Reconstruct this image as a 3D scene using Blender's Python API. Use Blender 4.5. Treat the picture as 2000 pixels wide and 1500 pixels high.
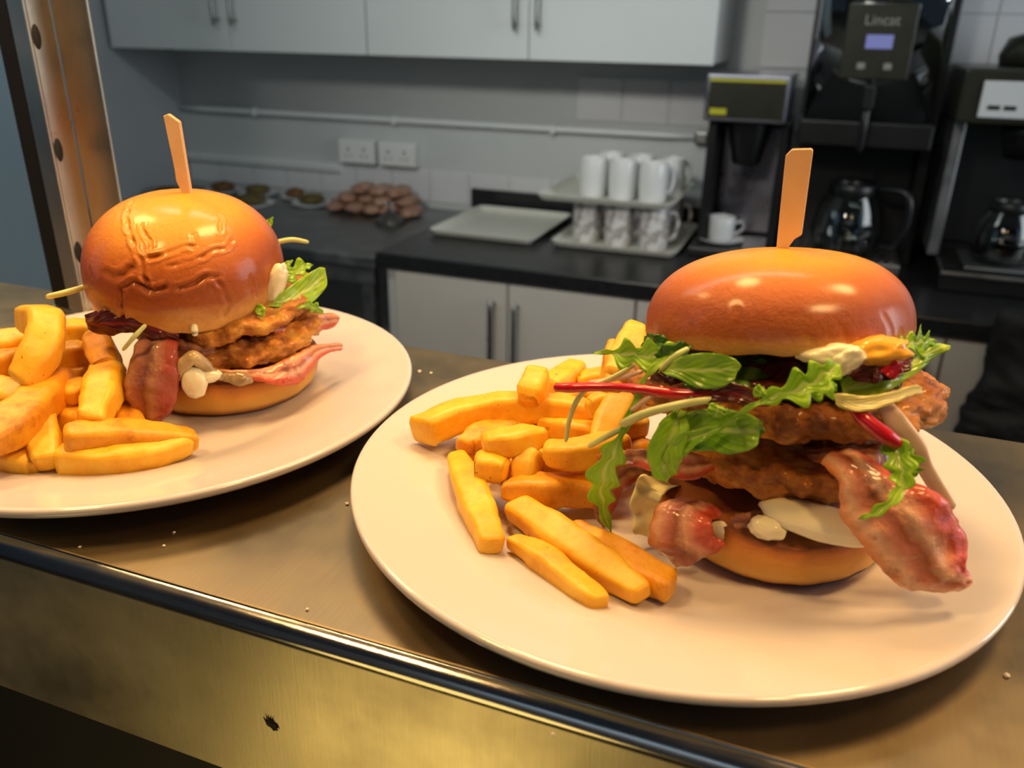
import bpy, bmesh, math, random
from mathutils import Vector, Matrix, noise
PI = math.pi
random.seed(7)
for o in list(bpy.data.objects): bpy.data.objects.remove(o)
S = bpy.context.scene
COL = S.collection

# ------------------------------------------------------------------ camera
FPX = 1619.3; CAMZ = .198
PITCH, YAW, ROLL = .4075, .3603, .0163
cp, sp, cy, sy, cr, sr = math.cos(PITCH), math.sin(PITCH), math.cos(YAW), math.sin(YAW), math.cos(ROLL), math.sin(ROLL)
FW = Vector((-sy*cp, cy*cp, -sp)); RT0 = Vector((cy, sy, 0)); UP0 = RT0.cross(FW)
RT = cr*RT0 + sr*UP0; UPV = -sr*RT0 + cr*UP0
CAM = Vector((0, 0, CAMZ))
cam_d = bpy.data.cameras.new('camera'); cam = bpy.data.objects.new('camera', cam_d); COL.objects.link(cam)
cam.matrix_world = Matrix(((RT.x, UPV.x, -FW.x, CAM.x), (RT.y, UPV.y, -FW.y, CAM.y), (RT.z, UPV.z, -FW.z, CAM.z), (0, 0, 0, 1)))
cam_d.sensor_width = 36; cam_d.lens = FPX/2000*36
cam_d.clip_start = .01; cam_d.clip_end = 30
cam_d.dof.use_dof = True; cam_d.dof.focus_distance = .36; cam_d.dof.aperture_fstop = 11
S.camera = cam

# ------------------------------------------------------------------ world, lights, exposure
W = bpy.data.worlds.new('world'); S.world = W; W.use_nodes = True
W.node_tree.nodes['Background'].inputs[0].default_value = (.50, .72, 1, 1)
W.node_tree.nodes['Background'].inputs[1].default_value = .02
vs = S.view_settings
vs.view_transform = 'Standard'; vs.look = 'None'; vs.gamma = 1; vs.exposure = 0; vs.use_curve_mapping = False

def area(name, loc, target, size, energy, color, size_y=None, spread=PI, shape='DISK'):
    d = bpy.data.lights.new(name, 'AREA'); d.energy = energy; d.color = color; d.size = size; d.spread = spread
    d.shape = shape
    if size_y: d.size_y = size_y
    o = bpy.data.objects.new(name, d); COL.objects.link(o); o.location = loc
    o.rotation_euler = (Vector(target)-Vector(loc)).to_track_quat('-Z', 'Y').to_euler()
    return o
WARM = (1, .59, .215)
for lx, en in ((-.62, 1.9), (-.20, 1.82), (.22, 1.85)):
    area('assumed_heat_lamp', (lx, .44, .56), (lx, .36, 0), .14, en, WARM, spread=math.radians(150))  # unseen lamps, assumed from the warm light, bun highlights and plate shadows
for lx in (-.42, .34):
    area('assumed_front_lamp', (lx, .06, .66), (lx*.5, .33, .05), .12, 1.15, WARM, spread=math.radians(120))  # assumed lamps, added in front to light the picks and highlight the buns
area('assumed_ceiling_tube', (-.9, .95, 1.12), (-.9, 1.25, 0), 2.0, 8.5, (.90, 1, .96), .14, shape='RECTANGLE')  # unseen ceiling light, assumed from the cupboard shadow on the wall
area('added_fascia_light', (-.24, -.10, -.36), (-.22, .2, -.06), .30, .42, (1, .68, .20))  # added warm light below the shelf so the fascia glows gold, no known lamp
area('added_blue_light', (-2.1, -.15, .55), (0, 2.2, .2), .8, 1.6, (.40, .70, 1), 1.2, shape='RECTANGLE')  # added blue light at left for a bright strip on the boiler, window assumed
area('added_blue_light', (2.2, .30, .55), (.1, 2.3, .2), .8, 2.0, (.40, .70, 1), 1.2, shape='RECTANGLE')  # right-hand blue light, also added to streak the boiler's curved steel
area('added_wall_fill', (-.7, -.6, 1.15), (-.75, 2.76, -.10), .30, 2.1, (1, .97, .88), spread=math.radians(48))  # added fill that lifts the shaded wall under the cupboards, no known fixture
area('added_side_fill', (2.1, 1.45, .40), (-1.0, 2.5, 0), 1.0, 18, (.90, .96, 1), 1.0, shape='RECTANGLE')  # invented fill from the right to brighten the back wall, no known window
area('added_reflection_light', (0, -2.55, 1.05), (0, -3.2, .2), 1.6, 4, (1, .93, .80), .10, shape='RECTANGLE')  # added light on the unseen front wall so the boiler steel reflects grey
area('added_blue_light', (.2, -3.0, .75), (0, .5, .1), 2.6, 2.2, (.36, .66, 1), .9, shape='RECTANGLE')  # unseen blue light added behind the camera for the shelf's blue edge line

# ------------------------------------------------------------------ geometry helpers
def at(px, py, axis, val):
    d = RT*(px-1000) - UPV*(py-750) + FW*FPX
    return CAM + d*((val-CAM[axis])/d[axis])

def tag(o, label=None, cat=None, group=None, kind=None):
    if label: o['label'] = label
    if cat: o['category'] = cat
    if group: o['group'] = group
    if kind: o['kind'] = kind
    return o

def empty(name, loc, label, cat, group=None, rotz=0):
    o = bpy.data.objects.new(name, None); COL.objects.link(o); o.location = loc; o.rotation_euler = (0, 0, rotz)
    o.empty_display_size = .02
    return tag(o, label, cat, group)

def link(name, me, mat, parent=None, smooth=True):
    o = bpy.data.objects.new(name, me); COL.objects.link(o)
    if mat: 
        me.materials.clear(); me.materials.append(mat)
    if smooth:
        for p in me.polygons: p.use_smooth = True
    if parent:
        o.parent = parent
        m = Matrix.Translation(parent.location) @ parent.rotation_euler.to_matrix().to_4x4() if parent.parent is None else None
        if m is None:
            pm = parent.parent; m = Matrix.Translation(pm.location) @ pm.rotation_euler.to_matrix().to_4x4() @ parent.matrix_parent_inverse @ Matrix.Translation(parent.location)
        o.matrix_parent_inverse = m.inverted()
    return o

def mesh(name, verts, faces, uvs=None):
    me = bpy.data.meshes.new(name); me.from_pydata([tuple(v) for v in verts], [], faces); me.update()
    if uvs:
        l = me.uv_layers.new(name='UVMap')
        for lp in me.loops: l.data[lp.index].uv = uvs[lp.vertex_index]
    return me

def fix(me):
    bm = bmesh.new(); bm.from_mesh(me); bmesh.ops.recalc_face_normals(bm, faces=bm.faces); bm.to_mesh(me); bm.free(); return me

def box(name, x0, x1, y0, y1, z0, z1, mat, parent=None, bev=.003, seg=2):
    bm = bmesh.new()
    bmesh.ops.create_cube(bm, size=1)
    for v in bm.verts:
        v.co = Vector(((x0+x1)/2+v.co.x*(x1-x0), (y0+y1)/2+v.co.y*(y1-y0), (z0+z1)/2+v.co.z*(z1-z0)))
    if bev: bmesh.ops.bevel(bm, geom=list(bm.edges), offset=bev, segments=seg, affect='EDGES', profile=.5)
    me = bpy.data.meshes.new(name); bm.to_mesh(me); bm.free()
    return link(name, me, mat, parent, smooth=False)

def cat(pts, n):
    """Catmull-Rom through pts, n+1 samples"""
    pts = [Vector(p) for p in pts]
    if len(pts) == 2: pts = [pts[0], pts[0].lerp(pts[1], .5), pts[1]]
    P = [2*pts[0]-pts[1]] + pts + [2*pts[-1]-pts[-2]]
    k = len(pts)-1; out = []
    for i in range(n+1):
        t = i/n*k; s = min(int(t), k-1); u = t-s
        a, b, c, d = P[s], P[s+1], P[s+2], P[s+3]
        out.append(.5*((2*b)+(c-a)*u+(2*a-5*b+4*c-d)*u*u+(3*b-a-3*c+d)*u*u*u))
    return out
def interp(vals, t):
    k = len(vals)-1; x = max(0, min(1, t))*k; s = min(int(x), k-1); u = x-s; u = u*u*(3-2*u)
    return vals[s]*(1-u)+vals[s+1]*u

def lathe(name, prof, mat, parent=None, loc=(0, 0, 0), seg=48, smooth=True, ang=None):
    verts, faces, idx = [], [], []
    for r, z in prof:
        if r < 1e-6: idx.append([len(verts)]*seg); verts.append(Vector((0, 0, z)))
        else:
            idx.append(list(range(len(verts), len(verts)+seg)))
            for k in range(seg): a = 2*PI*k/seg; verts.append(Vector((r*math.cos(a), r*math.sin(a), z)))
    for i in range(len(prof)-1):
        for k in range(seg):
            q = [idx[i][k], idx[i][(k+1) % seg], idx[i+1][(k+1) % seg], idx[i+1][k]]
            q2 = []
            for v in q:
                if v not in q2: q2.append(v)
            if len(q2) > 2: faces.append(q2)
    me = fix(mesh(name, [v+Vector(loc) for v in verts], faces))
    return link(name, me, mat, parent, smooth)

def tube(name, pts, radii, mat, parent=None, n=24, seg=10, flat=1.0, up=(0, 0, 1), round_ends=True, nz=0, seed=0, power=2.0):
    c = cat(pts, n); up = Vector(up); verts, faces, uvs = [], [], []
    ring = []
    L = sum((c[i+1]-c[i]).length for i in range(n))
    run = 0
    for i in range(n+1):
        if i: run += (c[i]-c[i-1]).length
        t = i/n
        T = (c[min(i+1, n)]-c[max(i-1, 0)]).normalized()
        A = T.cross(up)
        if A.length < 1e-4: A = T.cross(Vector((1, 0, 0)))
        A.normalize(); Bv = A.cross(T).normalized()
        r = interp(radii, t)
        if round_ends:
            e = min(run, L-run)/max(r, 1e-6)
            if e < .6: r *= .55+.45*math.sqrt(max(0, 1-(1-e/.6)**2))
        row = []
        for k in range(seg):
            a = 2*PI*(k+.5)/seg; ca, sa = math.cos(a), math.sin(a)
            q = (abs(ca)**power+abs(sa)**power)**(-1/power)
            p = c[i]+A*(r*ca*q)+Bv*(r*flat*sa*q)
            if nz: p += (p-c[i]).normalized()*nz*noise.noise(p*220+Vector((seed*3.7, 0, 0)))+(p-c[i]).normalized()*nz*noise.noise(p*70+Vector((seed*1.7, 5, 0)))
            row.append(len(verts)); verts.append(p); uvs.append((t, k/seg))
        ring.append(row)
    for i in range(n):
        for k in range(seg): faces.append([ring[i][k], ring[i][(k+1) % seg], ring[i+1][(k+1) % seg], ring[i+1][k]])
    for i, sgn in ((0, 1), (n, -1)):
        ci = len(verts); verts.append(c[i] + (c[i]-c[i+sgn]).normalized()*interp(radii, i/n)*.12); uvs.append((i/n, .5))
        for k in range(seg): faces.append([ring[i][k], ring[i][(k+1) % seg], ci])
    return link(name, fix(mesh(name, verts, faces, uvs)), mat, parent)

def sheet(name, Lp, Rp, mat, parent=None, n=36, m=10, th=.0006, bulge=0., vee=0., ripple=0., rfreq=6, edge=0., efreq=60, rough=0., seed=0, edges=None):
    """thick ragged sheet between two edge curves; uv = (along, across)"""
    Lc, Rc = cat(Lp, n), cat(Rp, n)
    top, bot, uvs = [], [], []
    sv = Vector((seed*2.31, seed*.77, 1.1))
    for i in range(n+1):
        t = i/n
        T = ((Lc[min(i+1, n)]+Rc[min(i+1, n)])-(Lc[max(i-1, 0)]+Rc[max(i-1, 0)])).normalized()
        Ac = Rc[i]-Lc[i]; w = Ac.length
        Nn = Ac.cross(T)
        Nn = Nn.normalized() if Nn.length > 1e-9 else Vector((0, 0, 1))
        l, r = 0., 1.
        if edge and w > 1e-5:
            l += edge/w*(noise.noise(Lc[i]*efreq*10+sv)+.6*noise.noise(Lc[i]*efreq*25+sv))
            r += edge/w*(noise.noise(Rc[i]*efreq*10-sv)+.6*noise.noise(Rc[i]*efreq*25-sv))
        if edges: a_, b_ = edges(t); l -= a_; r += b_
        for j in range(m+1):
            s = l+(r-l)*j/m; q = 2*j/m-1
            p = Lc[i]+Ac*s
            off = w*(bulge*(1-q*q)+vee*abs(q))+ripple*math.sin(2*PI*rfreq*t+seed+1.7*q)*(.25+.75*abs(q))
            if rough: off += rough*(noise.noise(p*180+sv)+.5*noise.noise(p*420+sv))
            ef = math.sqrt(max(0, 1-abs(q)**6))*.9+.1
            ef *= .2+.8*min(1, min(t, 1-t)*n/1.2)
            top.append(p+Nn*(off+th/2*ef)); bot.append(p+Nn*(off-th/2*ef)); uvs.append((t, j/m))
    V = top+bot; K = len(top); F = []
    g = lambda i, j: i*(m+1)+j
    for i in range(n):
        for j in range(m):
            F.append([g(i, j), g(i+1, j), g(i+1, j+1), g(i, j+1)])
            F.append([K+g(i, j), K+g(i, j+1), K+g(i+1, j+1), K+g(i+1, j)])
    for i in range(n):
        F.append([g(i, 0), K+g(i, 0), K+g(i+1, 0), g(i+1, 0)]); F.append([g(i, m), g(i+1, m), K+g(i+1, m), K+g(i, m)])
    for j in range(m):
        F.append([g(0, j), g(0, j+1), K+g(0, j+1), K+g(0, j)]); F.append([g(n, j), K+g(n, j), K+g(n, j+1), g(n, j+1)])
    return link(name, fix(mesh(name, V, F, uvs+uvs)), mat, parent)

def leaf(name, mids, widths, mat, parent=None, facing=None, n=40, m=10, ser=0., cnt=6, vee=.12, ripple=.0006, rfreq=4, th=.0005, seed=0, rough=.0004):
    c = cat(mids, n); Lq, Rq = [], []
    for i in range(n+1):
        t = i/n; T = (c[min(i+1, n)]-c[max(i-1, 0)]).normalized()
        f = facing if facing is not None else (CAM-c[i]).normalized()
        sd = T.cross(f).normalized()
        w = interp(widths, t)
        if ser:
            k = (t*cnt) % 1; k2 = (t*cnt+.10) % 1
            am, an = .6+.8*abs(noise.noise(Vector((seed*3.1, int(t*cnt), 0))+Vector((.3, .4, .1)))), .6+.8*abs(noise.noise(Vector((seed*3.1, int(t*cnt), 0.2))+Vector((.3, .4, .1))))
            wl, wr = w*(1-ser+ser*1.9*am*math.sin(PI*k**1.5)**1.3), w*(1-ser+ser*1.9*an*math.sin(PI*k2**1.5)**1.3)
        else: wl = wr = w
        Lq.append(c[i]-sd*wl); Rq.append(c[i]+sd*wr)
    return sheet(name, Lq, Rq, mat, parent, n=n, m=m, th=th, vee=vee, ripple=ripple, rfreq=rfreq, seed=seed, rough=rough)

# ------------------------------------------------------------------ materials
def nodes(name):
    m = bpy.data.materials.new(name); m.use_nodes = True; nt = m.node_tree
    return m, nt, nt.nodes['Principled BSDF']
def N(nt, t, **kw):
    n = nt.nodes.new(t)
    for k, v in kw.items():
        if k.startswith('i_'): n.inputs[k[2:].replace('_', ' ')].default_value = v
        else: setattr(n, k, v)
    return n
def rgb(c): return (c[0], c[1], c[2], 1)
def ramp(nt, fac, stops):
    r = nt.nodes.new('ShaderNodeValToRGB'); e = r.color_ramp.elements
    while len(e) < len(stops): e.new(.5)
    for i, (p, c) in enumerate(stops): e[i].position = p; e[i].color = rgb(c)
    nt.links.new(fac, r.inputs[0]); return r
def coords(nt, kind='Object', scale=(1, 1, 1)):
    t = nt.nodes.new('ShaderNodeTexCoord'); mp = nt.nodes.new('ShaderNodeMapping'); mp.inputs['Scale'].default_value = scale
    nt.links.new(t.outputs[kind], mp.inputs[0]); return mp.outputs[0]
def noisen(nt, vec, scale, detail=4, rough=.6):
    n = nt.nodes.new('ShaderNodeTexNoise'); n.inputs['Scale'].default_value = scale; n.inputs['Detail'].default_value = detail; n.inputs['Roughness'].default_value = rough
    if vec: nt.links.new(vec, n.inputs['Vector'])
    return n.outputs['Fac']
def mix(nt, fac, a, b, mode='MIX'):
    n = nt.nodes.new('ShaderNodeMix'); n.data_type = 'RGBA'; n.blend_type = mode
    for sock, v in ((n.inputs[0], fac), (n.inputs[6], a), (n.inputs[7], b)):
        if isinstance(v, bpy.types.NodeSocket): nt.links.new(v, sock)
        elif isinstance(v, (int, float)): sock.default_value = v
        else: sock.default_value = rgb(v)
    return n.outputs[2]
def bump(nt, b, h, strength=.3, dist=.001):
    n = nt.nodes.new('ShaderNodeBump'); n.inputs['Strength'].default_value = strength; n.inputs['Distance'].default_value = dist
    nt.links.new(h, n.inputs['Height']); nt.links.new(n.outputs[0], b.inputs['Normal'])
def plain(name, c, rough=.5, metal=0., var=0., scale=20, bmp=0., coat=0., spec=.5, c2=None):
    m, nt, b = nodes(name)
    b.inputs['Roughness'].default_value = rough; b.inputs['Metallic'].default_value = metal; b.inputs['Coat Weight'].default_value = coat
    b.inputs['Specular IOR Level'].default_value = spec
    v = coords(nt); f = noisen(nt, v, scale)
    c2 = c2 or tuple(x*(1-var) for x in c)
    r = ramp(nt, f, [(.3, c2), (.7, c)]); nt.links.new(r.outputs[0], b.inputs['Base Color'])
    if bmp: bump(nt, b, f, bmp)
    return m

def steel(name, c=(.60, .58, .54), rough=.34, stretch=(1, 60, 60), aniso=.0):
    m, nt, b = nodes(name)
    b.inputs['Metallic'].default_value = 1; 
    v = coords(nt, 'Object', stretch); f = noisen(nt, v, 14, 6, .7)
    v2 = coords(nt, 'Object'); g = noisen(nt, v2, 9, 5, .6)
    r = ramp(nt, f, [(.25, tuple(x*.86 for x in c)), (.75, c)]); nt.links.new(r.outputs[0], b.inputs['Base Color'])
    mr = nt.nodes.new('ShaderNodeMapRange'); mr.inputs[1].default_value = .3; mr.inputs[2].default_value = .7
    mr.inputs[3].default_value = rough*.68; mr.inputs[4].default_value = rough*1.45
    nt.links.new(g, mr.inputs[0]); nt.links.new(mr.outputs[0], b.inputs['Roughness'])
    bump(nt, b, f, .12, .0004)
    return m

M = {}
M['steel_top'] = steel('brushed_steel_top', (.31, .245, .15), .41, (60, 2, 60))
M['steel_fascia'] = steel('brushed_steel_fascia', (.60, .55, .42), .42, (90, 90, 3))
M['steel_post'] = steel('brushed_steel_post', (.76, .68, .54), .30, (60, 60, 2))
M['steel_dull'] = steel('dull_steel', (.36, .37, .37), .42, (2, 40, 40))
m_, nt_, b_ = nodes('mirror_steel'); b_.inputs['Metallic'].default_value = 1; b_.inputs['Roughness'].default_value = .05
nt_.links.new(ramp(nt_, noisen(nt_, coords(nt_), 3), [(.3, (.72, .74, .75)), (.7, (.82, .84, .85))]).outputs[0], b_.inputs['Base Color'])
M['mirror'] = m_
M['chrome'] = steel('polished_steel', (.80, .82, .84), .13, (20, 20, 1))
M['plate'] = plain('white_glazed_ceramic', (.68, .635, .65), .10, var=.02, scale=5, coat=.3)
M['white_cup'] = plain('white_china', (.80, .80, .80), .18, var=.03)
M['door'] = plain('white_cabinet_door', (.74, .77, .77), .35, var=.04, scale=3)
M['base_door'] = plain('warm_lit_white_door', (.62, .58, .52), .38, var=.04, scale=3)  # white doors, with warm lamp spill and dimmer light mixed into the colour
M['carcass'] = plain('white_cabinet_carcass', (.62, .62, .60), .45, var=.05, scale=4)
M['worktop'] = plain('black_worktop', (.022, .022, .024), .30, var=.5, scale=60)
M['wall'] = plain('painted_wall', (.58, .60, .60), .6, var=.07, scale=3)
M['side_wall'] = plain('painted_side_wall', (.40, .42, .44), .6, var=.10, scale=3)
M['floor'] = plain('dark_floor', (.06, .055, .05), .6, var=.4, scale=12)
M['ceil'] = plain('ceiling_paint', (.6, .6, .58), .8, var=.03)
M['tile'] = plain('white_glazed_tile', (.72, .72, .74), .16, var=.06, scale=4)
M['trunk'] = plain('white_plastic', (.74, .76, .76), .4, var=.05, scale=6)
M['tray'] = plain('cream_tray', (.76, .75, .66), .3, var=.06, scale=6)
M['black'] = plain('black_plastic', (.012, .012, .012), .35, var=.3)
M['blackmatt'] = plain('black_matt', (.008, .008, .008), .7, var=.3)
M['handle'] = steel('handle_steel', (.42, .41, .38), .35, (40, 40, 2))
M['blue_steel'] = plain('blue_grey_panel', (.22, .30, .35), .35, var=.15, scale=3)

# ------------------------------------------------------------------ the setting
WALLY, SIDEX = 2.76, -2.46
def struct(name, o): o.name = name; o['kind'] = 'structure'; return o
wall_back = struct('wall_back', box('wall_back', SIDEX-.1, 2.2, WALLY, WALLY+.1, -1.3, 1.2, M['wall'], bev=0))
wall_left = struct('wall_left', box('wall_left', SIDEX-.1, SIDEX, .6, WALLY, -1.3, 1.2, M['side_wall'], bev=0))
struct('floor', box('floor', -3.2, 2.2, -1.2, WALLY+.1, -1.36, -1.3, M['floor'], bev=0))
struct('wall_front', box('wall_front', -3.2, 2.2, -3.3, -3.2, -1.3, 1.4, M['ceil'], bev=0))
struct('ceiling', box('ceiling', -3.2, 2.2, .5, WALLY+.1, 1.2, 1.25, M['ceil'], bev=0))
# tiles
def tile(x0, x1, z0, z1):
    return box('tile', x0+.0015, x1-.0015, WALLY-.006, WALLY+.002, z0+.0015, z1-.0015, M['tile'], wall_back, bev=.001, seg=1)
x = -2.455
while x < 1.0: tile(x, x+.155, -.40, -.285); x += .155
x = -.826
while x < 1.2: tile(x, x+.152, -.085, .052); x += .152
x = -.262
while x < 1.2: tile(x, x+.152, .095, .247); tile(x, x+.152, .247, .399); x += .152

# wall cupboards
def bar_handle(x, y, z0, z1, parent, r=.006):
    h = tube('handle', [(x, y-.032, z0), (x, y-.032, (z0+z1)/2), (x, y-.032, z1)], [r, r], M['handle'], parent, n=8, seg=8, up=(0, 1, 0))
    for z in (z0+.02, z1-.02): tube('handle_stud', [(x, y, z), (x, y-.016, z), (x, y-.032, z)], [r*.8, r*.8], M['handle'], h, n=4, seg=8)
    return h
def wall_unit(x0, x1, label):
    u = empty('wall_cupboard', ((x0+x1)/2, 2.6, .11), label, 'cupboard', 'white wall cupboards')
    box('carcass', x0, x1, 2.452, WALLY-.001, .112, .83, M['carcass'], u, .002)
    xm = (x0+x1)/2
    for a, b, hx in ((x0, xm, xm-.034), (xm, x1, xm+.034)):
        d = box('door', a+.0015, b-.0015, 2.43, 2.45, .108, .83, M['door'], u, .002)
        bar_handle(hx, 2.43, .185, .40, d)
wall_unit(-2.44, -1.416, 'white two-door wall cupboard against the left side wall')
wall_unit(-1.414, -.35, 'white two-door wall cupboard above the stacked mugs')

# base units
wt = tag(box('worktop', -1.19, 1.5, 2.03, WALLY-.007, -.44, -.40, M['worktop'], bev=.004), 'black laminate worktop carrying trays, mugs and coffee machines', 'worktop')
box('upstand', -1.20, 1.5, WALLY-.022, WALLY-.007, -.40, -.335, M['worktop'], wt, .002)
def base_unit(x0, x1, label, hs):
    u = empty('base_cupboard', ((x0+x1)/2, 2.3, -1.3), label, 'cupboard', 'white base cupboards')
    box('carcass', x0, x1, 2.062, 2.72, -1.16, -.442, M['carcass'], u, .002)
    box('plinth', x0, x1, 2.11, 2.13, -1.299, -1.16, M['carcass'], u, .001)
    for a, b, hx in hs:
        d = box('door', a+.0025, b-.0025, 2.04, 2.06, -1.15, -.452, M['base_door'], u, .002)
        bar_handle(hx, 2.04, -.70, -.485, d, .0075)
base_unit(-1.17, -.43, 'white base cupboard with paired bar handles beneath the trays', ((-1.135, -.786, -.825), (-.786, -.43, -.755)))
base_unit(-.428, .30, 'white base cupboard mostly hidden behind the front burger', ((-.428, -.065, -.39), (-.065, .30, .26)))
base_unit(.302, 1.1, 'white base cupboard below the right-hand coffee brewer', ((.302, .70, .66), (.70, 1.1, .74)))

# steel table on the left
tb = empty('steel_table', (-1.82, 2.4, -1.3), 'dull steel prep table in the left corner carrying food plates', 'table')
box('table_top', SIDEX+.005, -1.20, 2.04, WALLY-.008, -.455, -.42, M['steel_dull'], tb, .004)
box('apron', SIDEX+.02, -1.215, 2.06, 2.075, -.51, -.456, M['steel_dull'], tb, .002)
box('shelf', SIDEX+.03, -1.23, 2.10, 2.70, -1.10, -1.08, M['steel_dull'], tb, .002)
for lx in (SIDEX+.05, -1.245):
    for ly in (2.09, 2.69): box('leg', lx-.02, lx+.02, ly-.02, ly+.02, -1.299, -.456, M['steel_dull'], tb, .004)

# tall blue-grey fridge at far left
fr = empty('tall_fridge', (-2.25, 1.2, -1.3), 'tall blue-grey steel fridge behind the gantry post', 'fridge')
box('body', SIDEX+.01, -1.52, 1.00, 1.30, -1.28, .75, M['blue_steel'], fr, .006)
box('door', SIDEX+.012, -1.522, .978, .998, -.185, .74, M['blue_steel'], fr, .004)
box('door', SIDEX+.012, -1.522, .978, .998, -1.25, -.19, M['blue_steel'], fr, .004)
box('plinth', SIDEX+.012, -1.53, 1.01, 1.28, -1.299, -1.281, M['black'], fr, .001)

# pipes, trunking and sockets on the back wall
pp = tag(tube('wall_pipe', [(SIDEX+.005, WALLY-.018, -.117), (-1.4, WALLY-.018, -.117), (-.42, WALLY-.018, -.115)], [.011, .011], M['trunk'], None, n=20, seg=10), 'long white pipe running along the back wall', 'pipe')
for cx in (-2.1, -1.5, -.9): box('clip', cx-.008, cx+.008, WALLY-.030, WALLY-.001, -.132, -.102, M['trunk'], pp, .003)
box('elbow', -.43, -.385, WALLY-.04, WALLY-.001, -.135, -.095, M['handle'], pp, .008)
tk = tag(box('cable_trunking', SIDEX+.003, -1.742, WALLY-.022, WALLY-.001, -.318, -.285, M['trunk'], bev=.003), 'white cable trunking leading to the wall sockets', 'trunking')
box('lid_lip', SIDEX+.003, -1.745, WALLY-.026, WALLY-.0225, -.306, -.297, M['trunk'], tk, .001)
def socket(x0, label, sw):
    s = empty('double_socket', (x0+.075, WALLY-.02, -.24), label, 'socket', 'double sockets on the back wall')
    box('back_box', x0, x0+.15, WALLY-.03, WALLY-.001, -.278, -.192, M['trunk'], s, .003)
    box('face_plate', x0+.002, x0+.148, WALLY-.038, WALLY-.0305, -.276, -.194, M['white_cup'], s, .003)
    for cx in (x0+.042, x0+.108):
        box('pin_hole', cx-.003, cx+.003, WALLY-.0392, WALLY-.037, -.232, -.222, M['black'], s, .0005, 1)
        for dx in (-.011, .011): box('pin_hole', cx+dx-.004, cx+dx+.004, WALLY-.0392, WALLY-.037, -.252, -.248, M['black'], s, .0005, 1)
        if sw: box('switch', cx+.012, cx+.022, WALLY-.041, WALLY-.037, -.216, -.202, M['white_cup'], s, .001, 1)
socket(-1.728, 'white double wall socket nearer the left corner', True)
socket(-1.562, 'white double wall socket nearer the coffee machines', True)

# ------------------------------------------------------------------ the pass shelf in front
SH = empty('serving_shelf', (-.2, .33, 0), 'brushed steel pass shelf holding both burger plates', 'shelf')
FY, BY, X0, X1 = .1925, .462, -1.3, .9
def extr(name, prof, mat, parent, x0=X0, x1=X1, n=1, smooth=True):
    V, F = [], []
    for i in range(n+1):
        for (y, z) in prof: V.append((x0+(x1-x0)*i/n, y, z))
    k = len(prof)
    for i in range(n):
        for j in range(k-1): F.append([i*k+j, (i+1)*k+j, (i+1)*k+j+1, i*k+j+1])
    return link(name, mesh(name, V, F), mat, parent, smooth)
box('top_panel', X0, X1, FY+.006, BY, -.004, 0, M['steel_top'], SH, .0008)
rim = [(FY+.006, 0)]+[(FY+.006-.006*math.sin(a*PI/16), -.006+.006*math.cos(a*PI/16)) for a in range(0, 9)]+[(FY+.0005, -.0085), (FY+.002, -.010)]
M['steel_rim'] = steel('polished_steel_rim', (.66, .65, .63), .16, (2, 60, 60))
extr('rolled_edge', rim, M['steel_rim'], SH)
box('front_fascia', X0, X1, FY+.002, FY+.004, -.087, -.0085, M['steel_fascia'], SH, .0006)
box('back_lip', X0, X1, BY-.0025, BY, -.05, -.0045, M['steel_fascia'], SH, .0006)
box('under_panel', X0, X1, FY+.0045, BY-.003, -.087, -.081, M['blackmatt'], SH, .0006)

tag(box('unlit_space_filler', X0, X1, FY+.03, BY-.02, -1.299, -.088, M['blackmatt'], bev=.003), 'black counter for the unlit space under the steel pass shelf', 'filler')  # black box put in to stand for the unlit space below the shelf

# gantry post standing on the back edge of the shelf
GP = empty('gantry_post', (-.50, .45, 0), 'slotted brushed steel gantry post behind the left burger', 'post')
def postbox(name, xa, xb, ya, yb, mat, bev=.0012): return box(name, xa, xb, ya, yb, .0015, .75, mat, GP, bev)
postbox('side_plate', -.5275, -.5097, .4300, .4340, M['blackmatt'])
postbox('flange', -.5095, -.4955, .4270, .4292, M['steel_post'], .0008)
postbox('web', -.4977, -.4955, .4294, .4478, M['steel_post'], .0008)
postbox('flange', -.4953, -.4645, .4480, .4502, M['steel_post'], .0008)
box('foot', -.530, -.462, .424, .4535, .0002, .0014, M['steel_post'], GP, .0004)
for z in (.045, .116, .187, .258, .33, .40):
    so = lathe('slot', [(0, -.0003), (.0028, -.0003), (.0030, 0), (.0028, .0003), (0, .0003)], M['blackmatt'], GP, seg=16)
    for v in so.data.vertices: c0 = v.co.copy(); v.co = Vector((-.4954+c0.z, .4325+c0.x*1.1, z+c0.y*2.6))

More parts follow.
